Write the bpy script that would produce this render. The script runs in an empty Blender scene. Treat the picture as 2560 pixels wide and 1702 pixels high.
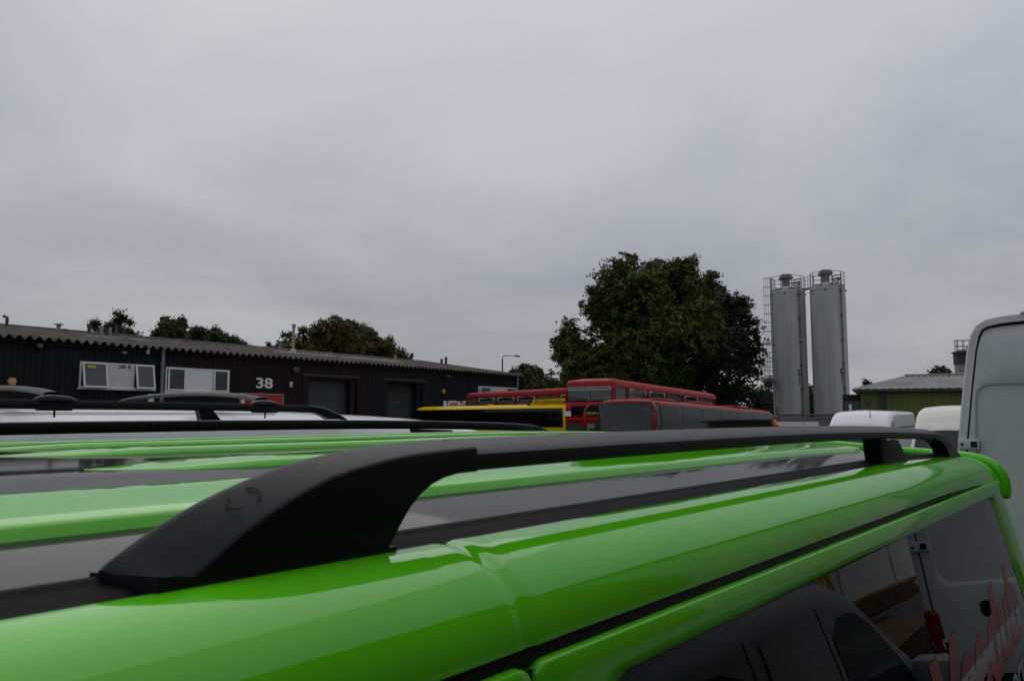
import bpy, bmesh, math, random
import numpy as np
from mathutils import Matrix, Vector

random.seed(7)
rng = np.random.default_rng(7)
SC = bpy.context.scene
COL = SC.collection
R = math.radians
HC = 2.1                                   # camera height above the ground it stands on

# ------------------------------------------------------------------ camera
F_PX = 18 / 23.5 * 2560
CX, CY, HOR = 1280, 851, 1037
PITCH = math.atan((HOR - CY) / F_PX)
cam = bpy.data.cameras.new('camera')
cam.sensor_width = 23.5
cam.lens = 18
cam.clip_start = 0.02
cam.clip_end = 3000
cam.dof.use_dof = True
cam.dof.focus_distance = 2.6
cam.dof.aperture_fstop = 9
camo = bpy.data.objects.new('camera', cam)
COL.objects.link(camo)
camo.location = (0, 0, HC)
camo.rotation_euler = (R(90) + PITCH, 0, 0)
SC.camera = camo

# ------------------------------------------------------------------ sky, sun, exposure
SUN_EL, SUN_AZ = R(52), R(-20)             # veiled sun, high and ahead, a little to the left
w = bpy.data.worlds.new('World')
SC.world = w
w.use_nodes = True
nt = w.node_tree
nt.nodes.clear()
N = nt.nodes.new
L = nt.links.new
out = N('ShaderNodeOutputWorld')
bg = N('ShaderNodeBackground')
bg.inputs['Strength'].default_value = 0.1
sky = N('ShaderNodeTexSky')
sky.sky_type = 'NISHITA'
sky.sun_disc = False
sky.sun_elevation = SUN_EL
sky.sun_rotation = SUN_AZ
sky.air_density = 1.5
sky.dust_density = 5
tc = N('ShaderNodeTexCoord')
sep = N('ShaderNodeSeparateXYZ')
L(tc.outputs['Generated'], sep.inputs[0])
# cloud deck: project the view direction on a flat layer overhead so that clouds flatten towards the horizon
zc = N('ShaderNodeMath'); zc.operation = 'MAXIMUM'; zc.inputs[1].default_value = 0.0
L(sep.outputs['Z'], zc.inputs[0])
za = N('ShaderNodeMath'); za.operation = 'ADD'; za.inputs[1].default_value = 0.22
L(zc.outputs[0], za.inputs[0])
dv = N('ShaderNodeVectorMath'); dv.operation = 'DIVIDE'
cmb = N('ShaderNodeCombineXYZ')
for i in range(3):
    L(za.outputs[0], cmb.inputs[i])
L(tc.outputs['Generated'], dv.inputs[0])
L(cmb.outputs[0], dv.inputs[1])
n1 = N('ShaderNodeTexNoise')
n1.inputs['Scale'].default_value = 0.85
n1.inputs['Detail'].default_value = 5
n1.inputs['Roughness'].default_value = 0.52
n1.inputs['Distortion'].default_value = 0.4
L(dv.outputs[0], n1.inputs['Vector'])
ramp = N('ShaderNodeValToRGB')
ramp.color_ramp.elements[0].position = 0.34
ramp.color_ramp.elements[0].color = (3.60, 3.92, 4.48, 1)
ramp.color_ramp.elements[1].position = 0.66
ramp.color_ramp.elements[1].color = (5.30, 5.46, 5.84, 1)
L(n1.outputs['Fac'], ramp.inputs[0])
gr = N('ShaderNodeMapRange')               # overcast sky: brighter overhead than at the horizon
gr.inputs['From Min'].default_value = 0.0
gr.inputs['From Max'].default_value = 1.0
gr.inputs['To Min'].default_value = 0.74
gr.inputs['To Max'].default_value = 1.35
L(zc.outputs[0], gr.inputs['Value'])
ml = N('ShaderNodeVectorMath'); ml.operation = 'SCALE'
L(ramp.outputs[0], ml.inputs[0])
L(gr.outputs[0], ml.inputs['Scale'])
mx = N('ShaderNodeMixRGB')
mx.inputs[0].default_value = 0.93
L(sky.outputs[0], mx.inputs[1])
L(ml.outputs[0], mx.inputs[2])
L(mx.outputs[0], bg.inputs['Color'])
L(bg.outputs[0], out.inputs[0])

sun = bpy.data.lights.new('sun', 'SUN')
sun.energy = 0.5
sun.angle = R(70)
sun.color = (1.0, 0.97, 0.92)
suno = bpy.data.objects.new('sun', sun)
COL.objects.link(suno)
suno.location = (-10, 20, 40)
suno.rotation_euler = (R(90) - SUN_EL, 0, math.pi - SUN_AZ)

SC.view_settings.view_transform = 'Standard'
SC.view_settings.look = 'None'
SC.view_settings.exposure = 0.0
SC.view_settings.gamma = 1
SC.view_settings.use_curve_mapping = False
SC.render.resolution_x = 1024
SC.render.resolution_y = 680
SC.render.engine = 'CYCLES'
SC.cycles.max_bounces = 8
SC.cycles.transparent_max_bounces = 12


# ------------------------------------------------------------------ pixel -> direction helpers
def ray(x, y):
    a, b = (x - CX) / F_PX, -(y - CY) / F_PX
    return np.array([a, math.cos(PITCH) - b * math.sin(PITCH), math.sin(PITCH) + b * math.cos(PITCH)])


def px(x, y, d):
    """world point at forward distance d under pixel (x, y) of the photograph"""
    r = ray(x, y)
    r = r * (d / r[1])
    return Vector((r[0], r[1], r[2] + HC))


def at_v(x, y, v, az):
    """(u, z) on the vertical plane at sideways distance v of a frame whose long axis points az to the right"""
    r = ray(x, y)
    s, c = math.sin(az), math.cos(az)
    q = np.array([r[0] * s + r[1] * c, -r[0] * c + r[1] * s, r[2]])
    q = q * (v / q[1])
    return q[0], q[2] + HC


def ground_z(x, y):
    s = 0.628 * x + 0.778 * y - 12
    s = min(max(s, 0.0), 28.0)
    return -0.035 * s


# ------------------------------------------------------------------ materials
MATS = {}


def mat(name, col, rough=0.5, metal=0.0, coat=0.0, spec=0.5, noise=None, bump=None, island=None, coat_rough=0.03, coat_ior=1.5, specks=None, coat_noise=None):
    """noise = (scale, darker factor, lighter factor[, stretch xyz]); bump = (scale, strength); island = random value spread"""
    if name in MATS:
        return MATS[name]
    m = bpy.data.materials.new(name)
    m.use_nodes = True
    t = m.node_tree
    p = t.nodes['Principled BSDF']
    p.inputs['Roughness'].default_value = rough
    p.inputs['Metallic'].default_value = metal
    p.inputs['Specular IOR Level'].default_value = spec
    p.inputs['Coat Weight'].default_value = coat
    p.inputs['Coat Roughness'].default_value = coat_rough
    p.inputs['Base Color'].default_value = (*col, 1)
    src = None
    if noise or bump:
        co = t.nodes.new('ShaderNodeTexCoord')
        vec = co.outputs['Object']
    if noise:
        v = vec
        if len(noise) > 3:
            mp = t.nodes.new('ShaderNodeMapping')
            mp.inputs['Scale'].default_value = noise[3]
            t.links.new(v, mp.inputs[0])
            v = mp.outputs[0]
        n = t.nodes.new('ShaderNodeTexNoise')
        n.inputs['Scale'].default_value = noise[0]
        n.inputs['Detail'].default_value = 6
        n.inputs['Roughness'].default_value = 0.62
        t.links.new(v, n.inputs['Vector'])
        cr = t.nodes.new('ShaderNodeValToRGB')
        cr.color_ramp.elements[0].position = 0.32
        cr.color_ramp.elements[1].position = 0.68
        cr.color_ramp.elements[0].color = (*[c * noise[1] for c in col], 1)
        cr.color_ramp.elements[1].color = (*[min(1, c * noise[2]) for c in col], 1)
        t.links.new(n.outputs['Fac'], cr.inputs[0])
        src = cr.outputs[0]
        rr = t.nodes.new('ShaderNodeMapRange')
        rr.inputs['To Min'].default_value = min(1, rough * 1.12)
        rr.inputs['To Max'].default_value = rough * 0.9
        t.links.new(n.outputs['Fac'], rr.inputs['Value'])
        t.links.new(rr.outputs[0], p.inputs['Roughness'])
    if island:
        g = t.nodes.new('ShaderNodeNewGeometry')
        h = t.nodes.new('ShaderNodeValToRGB')
        els = h.color_ramp.elements
        els[0].color = (*island[0], 1)
        els[1].color = (*island[-1], 1)
        for i, c in enumerate(island[1:-1]):
            e = els.new((i + 1) / (len(island) - 1))
            e.color = (*c, 1)
        t.links.new(g.outputs['Random Per Island'], h.inputs[0])
        src = h.outputs[0]
    if specks:                              # dust and dried drops
        vo = t.nodes.new('ShaderNodeTexVoronoi')
        vo.inputs['Scale'].default_value = specks[0]
        t.links.new(vec, vo.inputs['Vector'])
        lt = t.nodes.new('ShaderNodeMath')
        lt.operation = 'LESS_THAN'
        lt.inputs[1].default_value = specks[1]
        t.links.new(vo.outputs['Distance'], lt.inputs[0])
        ns = t.nodes.new('ShaderNodeTexNoise')
        ns.inputs['Scale'].default_value = 14
        t.links.new(vec, ns.inputs['Vector'])
        mu = t.nodes.new('ShaderNodeMath')
        mu.operation = 'MULTIPLY'
        t.links.new(lt.outputs[0], mu.inputs[0])
        t.links.new(ns.outputs['Fac'], mu.inputs[1])
        mxd = t.nodes.new('ShaderNodeMixRGB')
        mxd.inputs[1].default_value = (*col, 1)
        mxd.inputs[2].default_value = (*specks[2], 1)
        t.links.new(mu.outputs[0], mxd.inputs[0])
        if src:
            t.links.new(src, mxd.inputs[1])
        src = mxd.outputs[0]
    if coat_noise:
        nc = t.nodes.new('ShaderNodeTexNoise')
        nc.inputs['Scale'].default_value = 7
        nc.inputs['Detail'].default_value = 8
        nc.inputs['Roughness'].default_value = .7
        t.links.new(vec, nc.inputs['Vector'])
        mr = t.nodes.new('ShaderNodeMapRange')
        mr.inputs['From Min'].default_value = .35
        mr.inputs['From Max'].default_value = .7
        mr.inputs['To Min'].default_value = coat_noise[0]
        mr.inputs['To Max'].default_value = coat_noise[1]
        t.links.new(nc.outputs['Fac'], mr.inputs['Value'])
        t.links.new(mr.outputs[0], p.inputs['Coat Roughness'])
    if src:
        t.links.new(src, p.inputs['Base Color'])
    if bump:
        n = t.nodes.new('ShaderNodeTexNoise')
        n.inputs['Scale'].default_value = bump[0]
        n.inputs['Detail'].default_value = 4
        t.links.new(vec, n.inputs['Vector'])
        b = t.nodes.new('ShaderNodeBump')
        b.inputs['Strength'].default_value = bump[1]
        b.inputs['Distance'].default_value = 0.01
        t.links.new(n.outputs['Fac'], b.inputs['Height'])
        t.links.new(b.outputs[0], p.inputs['Normal'])
    p.inputs['Coat IOR'].default_value = coat_ior
    MATS[name] = m
    return m


def leaf_mat(name, cols):
    m = mat(name, cols[0], 0.55, spec=0.25, island=cols)
    t = m.node_tree
    p = t.nodes['Principled BSDF']
    tr = t.nodes.new('ShaderNodeBsdfTranslucent')
    mxs = t.nodes.new('ShaderNodeMixShader')
    mxs.inputs[0].default_value = 0.22
    src = p.inputs['Base Color'].links[0].from_socket
    t.links.new(src, tr.inputs['Color'])
    o = t.nodes['Material Output']
    t.links.new(p.outputs[0], mxs.inputs[1])
    t.links.new(tr.outputs[0], mxs.inputs[2])
    t.links.new(mxs.outputs[0], o.inputs[0])
    return m


def glass_mat(name, tint, gloss=1.5):
    m = bpy.data.materials.new(name)
    m.use_nodes = True
    t = m.node_tree
    t.nodes.remove(t.nodes['Principled BSDF'])
    tr = t.nodes.new('ShaderNodeBsdfTransparent')
    tr.inputs[0].default_value = (*tint, 1)
    gl = t.nodes.new('ShaderNodeBsdfGlossy')
    gl.inputs['Roughness'].default_value = 0.02
    fr = t.nodes.new('ShaderNodeFresnel')
    fr.inputs[0].default_value = gloss
    mxs = t.nodes.new('ShaderNodeMixShader')
    t.links.new(fr.outputs[0], mxs.inputs[0])
    t.links.new(tr.outputs[0], mxs.inputs[1])
    t.links.new(gl.outputs[0], mxs.inputs[2])
    t.links.new(mxs.outputs[0], t.nodes['Material Output'].inputs[0])
    df = t.nodes.new('ShaderNodeBsdfDiffuse')
    df.inputs[0].default_value = (.5, .5, .48, 1)
    m2 = t.nodes.new('ShaderNodeMixShader')
    m2.inputs[0].default_value = .14
    t.links.new(mxs.outputs[0], m2.inputs[1])
    t.links.new(df.outputs[0], m2.inputs[2])
    t.links.new(m2.outputs[0], t.nodes['Material Output'].inputs[0])
    MATS[name] = m
    return m


GREEN = mat('green_paint', (0.112, 0.60, 0.008), 0.5, coat=1.0, specks=(95, .05, (.30, .34, .26)), coat_noise=(.02, .075), spec=0.0, noise=(9, 0.96, 1.04), bump=(260, 0.006), coat_ior=1.52)
BLACKP = mat('black_roof_paint', (0.010, 0.010, 0.012), 0.3, coat=0.62, spec=0.0, coat_rough=0.04, bump=(420, 0.012), specks=(110, .06, (.12, .12, .12)), coat_noise=(.03, .10))
TEXT_BLACK = mat('textured_black_plastic', (0.0042, 0.0042, 0.0052), 0.42, spec=0.27, bump=(900, 0.14), noise=(30, 0.9, 1.1))
RUBBER = mat('black_rubber', (0.004, 0.004, 0.0045), 0.5, spec=0.3)
GLOSSBLACK = mat('gloss_black', (0.006, 0.006, 0.007), 0.12)
TINT = mat('privacy_glass', (0.003, 0.0033, 0.0036), 0.0, coat=0.0, spec=0.27)
DARKGLASS = mat('dark_glass', (0.010, 0.011, 0.012), 0.03, spec=0.6)
GREYGLASS = mat('grey_window_glass', (0.05, 0.065, 0.07), 0.04, spec=0.6)
WHITE = mat('white_van_paint', (0.68, 0.69, 0.70), 0.35, coat=0.6, noise=(5, 0.94, 1.03), coat_rough=0.08)
SHADEDW = mat('shade_darkened_white', (0.17, 0.175, 0.18), 0.5, coat=0.1, noise=(4, .9, 1.05))  # white van paint, darkened to stand in for shade on its side
DIRTY = mat('dusty_white_paint', (0.57, 0.59, 0.60), 0.42, coat=0.35, noise=(2.5, 0.88, 1.05), bump=(60, 0.01), coat_rough=0.15)
CREAM = mat('cream_paint', (0.74, 0.71, 0.63), 0.4, coat=0.3, noise=(4, 0.95, 1.03))
RED = mat('red_bus_paint', (0.33, 0.005, 0.006), 0.38, coat=0.5, spec=0.0, noise=(3, 0.86, 1.12))
DULLRED = mat('faded_red_paint', (0.24, 0.013, 0.015), 0.5, coat=0.2, spec=0.0, noise=(2.5, 0.8, 1.2))
COACHRED = mat('coach_red_paint', (0.29, 0.006, 0.008), 0.35, coat=0.5, spec=0.0, noise=(3, 0.9, 1.1))
YELLOW = mat('yellow_bus_paint', (0.72, 0.47, 0.008), 0.4, coat=0.4, spec=0.0, noise=(3, 0.9, 1.06))
WPLAS = mat('white_upvc', (0.72, 0.73, 0.74), 0.4, noise=(3, 0.93, 1.03))
WPANEL = mat('white_infill_panel', (0.58, 0.57, 0.54), 0.6, noise=(2.2, 0.9, 1.06))
CHAR = mat('charcoal_cladding', (0.0095, 0.0095, 0.0115), 0.75, spec=0.25, noise=(1.2, 0.75, 1.3, (3, 3, 0.6)))
BROWN = mat('brown_cladding', (0.0125, 0.0075, 0.0070), 0.75, spec=0.25, noise=(1.1, 0.75, 1.3, (3, 3, 0.6)))
SHUTTER = mat('grey_roller_shutter', (0.052, 0.056, 0.063), 0.5, metal=0.3, noise=(1.5, 0.8, 1.2))
FIBRE = mat('weathered_fibre_cement', (0.098, 0.086, 0.075), 0.9, spec=0.2, noise=(1.3, 0.55, 1.5), bump=(25, 0.3))
FIBREG = mat('grey_fibre_cement', (0.22, 0.215, 0.20), 0.9, noise=(0.5, 0.75, 1.25), bump=(20, 0.2))
GALV = mat('galvanised_steel', (0.25, 0.26, 0.27), 0.5, metal=0.55, noise=(4, 0.8, 1.15))
DGALV = mat('dark_steel', (0.07, 0.075, 0.08), 0.55, metal=0.3, noise=(4, 0.8, 1.2))
RUST = mat('rusty_pipe', (0.085, 0.048, 0.034), 0.85, noise=(6, 0.6, 1.4))
SILO = mat('silo_grey', (0.43, 0.425, 0.41), 0.6, noise=(0.9, 0.78, 1.14, (2.6, 2.6, 0.16)))
SILOCAP = mat('silo_cap_grey', (0.19, 0.185, 0.175), 0.7, noise=(2.5, 0.7, 1.15))
PIPE = mat('weathered_fill_pipe', (0.20, 0.15, 0.11), 0.6, noise=(1.4, 0.55, 1.3, (1, 1, 0.5)))
OLIVE = mat('olive_cladding', (0.115, 0.135, 0.032), 0.65, noise=(0.7, 0.85, 1.12, (2, 2, .4)))
ASPHALT = mat('asphalt', (0.055, 0.055, 0.056), 0.85, noise=(1.2, 0.7, 1.3), bump=(60, 0.4))
BARK = mat('bark', (0.018, 0.015, 0.012), 0.9, noise=(3, 0.6, 1.4))
CONC = mat('concrete', (0.27, 0.265, 0.25), 0.85, noise=(0.9, 0.75, 1.15), bump=(30, 0.2))
SIGNRED = mat('sign_red', (0.36, 0.012, 0.008), 0.5, noise=(4, 0.9, 1.1))
SIGNWHITE = mat('sign_white', (0.72, 0.72, 0.70), 0.5)
ORANGE = mat('orange_plastic', (0.75, 0.17, 0.01), 0.35)
AMBER = mat('amber_plastic', (0.55, 0.28, 0.02), 0.5)
BLUE = mat('sign_blue', (0.06, 0.14, 0.42), 0.5)
REDLENS = mat('red_lens', (0.16, 0.004, 0.004), 0.15)
CLEARLENS = mat('clear_lens', (0.45, 0.45, 0.45), 0.15)
TIMBER = mat('timber', (0.15, 0.085, 0.035), 0.8, noise=(4, 0.7, 1.2))
YSTEEL = mat('yellow_steel', (0.62, 0.38, 0.02), 0.5)
TYRE = mat('tyre', (0.012, 0.012, 0.012), 0.85)
RIM = mat('wheel_rim', (0.35, 0.36, 0.37), 0.4, metal=0.7)
SEATM = mat('seat_moquette', (0.10, 0.03, 0.03), 0.9, noise=(20, 0.7, 1.3))
GREYP = mat('grey_trim', (0.42, 0.42, 0.42), 0.5)
WALLW = mat('painted_workshop_wall', (0.50, 0.50, 0.49), 0.8, noise=(0.8, 0.85, 1.06), bump=(20, 0.2))
BRICK = mat('brick_red_wall', (0.15, 0.055, 0.035), 0.85, noise=(5, 0.7, 1.2))
BUSGLASS = glass_mat('bus_window_glass', (0.62, 0.66, 0.66))


# ------------------------------------------------------------------ mesh helpers
class MB:
    """collects shapes into one mesh"""
    def __init__(self):
        self.v, self.f = [], []

    def add(self, vs, fs):
        o = len(self.v)
        self.v += [tuple(p) for p in vs]
        self.f += [tuple(i + o for i in f) for f in fs]
        return self

    def box(self, x0, x1, y0, y1, z0, z1):
        vs = [(x, y, z) for z in (z0, z1) for y in (y0, y1) for x in (x0, x1)]
        return self.add(vs, [(0, 2, 3, 1), (4, 5, 7, 6), (0, 1, 5, 4), (2, 6, 7, 3), (0, 4, 6, 2), (1, 3, 7, 5)])

    def bbox(self, x0, x1, y0, y1, z0, z1, b=0.01, seg=2):
        bm = bmesh.new()
        bmesh.ops.create_cube(bm, size=1)
        for q in bm.verts:
            q.co = Vector(((x0 + x1) / 2 + q.co.x * (x1 - x0), (y0 + y1) / 2 + q.co.y * (y1 - y0), (z0 + z1) / 2 + q.co.z * (z1 - z0)))
        bmesh.ops.bevel(bm, geom=list(bm.edges), offset=b, segments=seg, profile=0.5, affect='EDGES')
        bm.verts.index_update()
        self.add([q.co[:] for q in bm.verts], [[q.index for q in f.verts] for f in bm.faces])
        bm.free()
        return self

    def tube(self, pts, r, n=8, caps=True, flat=1.0):
        pts = [Vector(p) for p in pts]
        rs = r if isinstance(r, (list, tuple)) else [r] * len(pts)
        vs, fs = [], []
        up = None
        for i, p in enumerate(pts):
            d = (pts[min(i + 1, len(pts) - 1)] - pts[max(i - 1, 0)]).normalized()
            if up is None:
                up = Vector((0, 0, 1)) if abs(d.z) < 0.9 else Vector((1, 0, 0))
            a = d.cross(up)
            if a.length < 1e-4:
                a = d.cross(Vector((0, 1, 0)))
            a.normalize()
            b = a.cross(d).normalized()
            for k in range(n):
                t = 2 * math.pi * k / n
                vs.append(p + (a * math.cos(t) + b * math.sin(t) * flat) * rs[i])
        for i in range(len(pts) - 1):
            for k in range(n):
                k2 = (k + 1) % n
                fs.append((i * n + k, i * n + k2, (i + 1) * n + k2, (i + 1) * n + k))
        if caps:
            fs.append(tuple(range(n - 1, -1, -1)))
            fs.append(tuple((len(pts) - 1) * n + k for k in range(n)))
        return self.add(vs, fs)

    def grid(self, rows, closed=False):
        n = len(rows[0])
        vs = [p for r_ in rows for p in r_]
        fs = []
        for i in range(len(rows) - 1):
            for k in range(n if closed else n - 1):
                k2 = (k + 1) % n
                fs.append((i * n + k, i * n + k2, (i + 1) * n + k2, (i + 1) * n + k))
        return self.add(vs, fs)

    def prism(self, poly, y0, y1):
        """polygon in (x, z) pushed along y"""
        n = len(poly)
        vs = [(x, y0, z) for x, z in poly] + [(x, y1, z) for x, z in poly]
        fs = [tuple(range(n)), tuple(range(2 * n - 1, n - 1, -1))]
        fs += [(i, i + n, (i + 1) % n + n, (i + 1) % n) for i in range(n)]
        return self.add(vs, fs)

    def lathe(self, prof, cx=0, cy=0, n=24, caps=True):
        rows = [[(cx + r_ * math.cos(2 * math.pi * k / n), cy + r_ * math.sin(2 * math.pi * k / n), z) for k in range(n)] for r_, z in prof]
        self.grid(rows, closed=True)
        if caps:
            o = len(self.v) - n
            self.f.append(tuple(o + k for k in range(n)))
        return self

    def build(self, name, m, parent=None, smooth=None, fix=True):
        me = bpy.data.meshes.new(name)
        me.from_pydata(self.v, [], self.f)
        me.materials.append(m)
        if fix:
            bm = bmesh.new()
            bm.from_mesh(me)
            bmesh.ops.recalc_face_normals(bm, faces=bm.faces)
            bm.to_mesh(me)
            bm.free()
        if smooth is not None:
            me.shade_smooth()
            if smooth < 179:
                me.set_sharp_from_angle(angle=R(smooth))
        o = bpy.data.objects.new(name, me)
        COL.objects.link(o)
        if parent:
            o.parent = parent
        return o


def empty(name, loc=(0, 0, 0), rz=0.0, tilt=0.0, label=None, cat=None, group=None):
    o = bpy.data.objects.new(name, None)
    o.empty_display_size = 0.2
    COL.objects.link(o)
    o.location = loc
    o.rotation_euler = (0, tilt, rz)
    if label:
        tag(o, label, cat, group)
    return o


def tag(o, label=None, cat=None, group=None, kind=None):
    if label:
        o['label'] = label
    if cat:
        o['category'] = cat
    if group:
        o['group'] = group
    if kind:
        o['kind'] = kind
    return o


def text_obj(name, s, size, m, parent, loc, rot, extr=0.006, bold=0.0, shear=0.0, width=None, align='LEFT', rise=0.0):
    cu = bpy.data.curves.new(name, 'FONT')
    cu.body = s
    cu.size = size
    cu.extrude = extr
    cu.offset = bold
    cu.shear = shear
    cu.align_x = align
    cu.resolution_u = 3
    tmp = bpy.data.objects.new('tmp', cu)
    COL.objects.link(tmp)
    dg = bpy.context.evaluated_depsgraph_get()
    me = bpy.data.meshes.new_from_object(tmp.evaluated_get(dg))
    bpy.data.objects.remove(tmp)
    me.name = name
    me.materials.clear()
    me.materials.append(m)
    if width:
        xs = [v.co.x for v in me.vertices]
        k = width / (max(xs) - min(xs))
        for v in me.vertices:
            v.co.x *= k
    for v in me.vertices:
        v.co.y += v.co.x * rise
    o = bpy.data.objects.new(name, me)
    COL.objects.link(o)
    o.parent = parent
    o.location = loc
    o.rotation_euler = rot
    return o


def interp(x, tab):
    if x <= tab[0][0]:
        return tab[0][1]
    for (a, b), (c, d) in zip(tab, tab[1:]):
        if x <= c:
            return b + (d - b) * (x - a) / (c - a)
    return tab[-1][1]


def sinterp(x, tab):
    """smooth (Catmull-Rom) interpolation"""
    n = len(tab)
    if x <= tab[0][0]:
        return tab[0][1]
    if x >= tab[-1][0]:
        return tab[-1][1]
    for i in range(n - 1):
        if x <= tab[i + 1][0]:
            break
    x0, y0 = tab[i]
    x1, y1 = tab[i + 1]
    h = x1 - x0
    m0 = (y1 - tab[i - 1][1]) / (x1 - tab[i - 1][0]) if i > 0 else (y1 - y0) / h
    m1 = (tab[i + 2][1] - y0) / (tab[i + 2][0] - x0) if i + 2 < n else (y1 - y0) / h
    t = (x - x0) / h
    return ((2 * t**3 - 3 * t**2 + 1) * y0 + (t**3 - 2 * t**2 + t) * h * m0 + (-2 * t**3 + 3 * t**2) * y1 + (t**3 - t**2) * h * m1)


def rrect(x0, x1, y0, y1, r, n=6):
    """rounded rectangle outline, counter-clockwise; r = radius or four radii (bl, br, tr, tl)"""
    rs = r if isinstance(r, (list, tuple)) else [r] * 4
    pts = []
    for (cx, cy, a0, q) in ((x0 + rs[0], y0 + rs[0], 180, rs[0]), (x1 - rs[1], y0 + rs[1], 270, rs[1]), (x1 - rs[2], y1 - rs[2], 0, rs[2]), (x0 + rs[3], y1 - rs[3], 90, rs[3])):
        for k in range(n + 1):
            a = R(a0 + 90 * k / n)
            pts.append((cx + q * math.cos(a), cy + q * math.sin(a)))
    return pts


def wheel(parent, x, y, r, wdt, z=None):
    b = MB()
    z = r if z is None else z
    prof = [(r * .6, -wdt / 2), (r * .93, -wdt / 2), (r, -wdt * .35), (r, wdt * .35), (r * .93, wdt / 2), (r * .6, wdt / 2)]
    n = 28
    b.grid([[(x + q * math.cos(2 * math.pi * k / n), y + t, z + q * math.sin(2 * math.pi * k / n)) for k in range(n)] for q, t in prof], closed=True)
    o = b.build('wheel', TYRE, parent, 40)
    c = MB()
    prof = [(0.02, -wdt * .3), (r * .35, -wdt * .3), (r * .6, -wdt * .48), (r * .62, -wdt * .48), (r * .62, wdt * .48), (r * .6, wdt * .48), (r * .35, wdt * .3), (.02, wdt * .3)]
    c.grid([[(x + q * math.cos(2 * math.pi * k / n), y + t, z + q * math.sin(2 * math.pi * k / n)) for k in range(n)] for q, t in prof], closed=True)
    c.build('rim', RIM, o, 40)
    return o


# ------------------------------------------------------------------ ground
def build_ground():
    xs = [-600, -250, -120] + list(np.arange(-60, 81, 5.0)) + [130, 260, 600]
    ys = [-400, -150, -60] + list(np.arange(-30, 111, 5.0)) + [160, 300, 900]
    b = MB()
    b.grid([[(float(x), float(y), ground_z(x, y)) for x in xs] for y in ys])
    o = b.build('ground', ASPHALT, smooth=180)
    tag(o, 'dark asphalt yard sloping gently down away from the vans', 'ground', kind='structure')


build_ground()

# ------------------------------------------------------------------ the green van beside the camera
AZ = R(39.5)                               # long axis of the van, to the right of straight ahead
PHI = R(90) - AZ
SA, CA = math.sin(AZ), math.cos(AZ)


def uv_world(u, v, z=0.0):
    return (u * SA - v * CA, u * CA + v * SA, z)


UC, VC = 0.5, 1.285                        # middle of the green van in (u along, v across)


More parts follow.
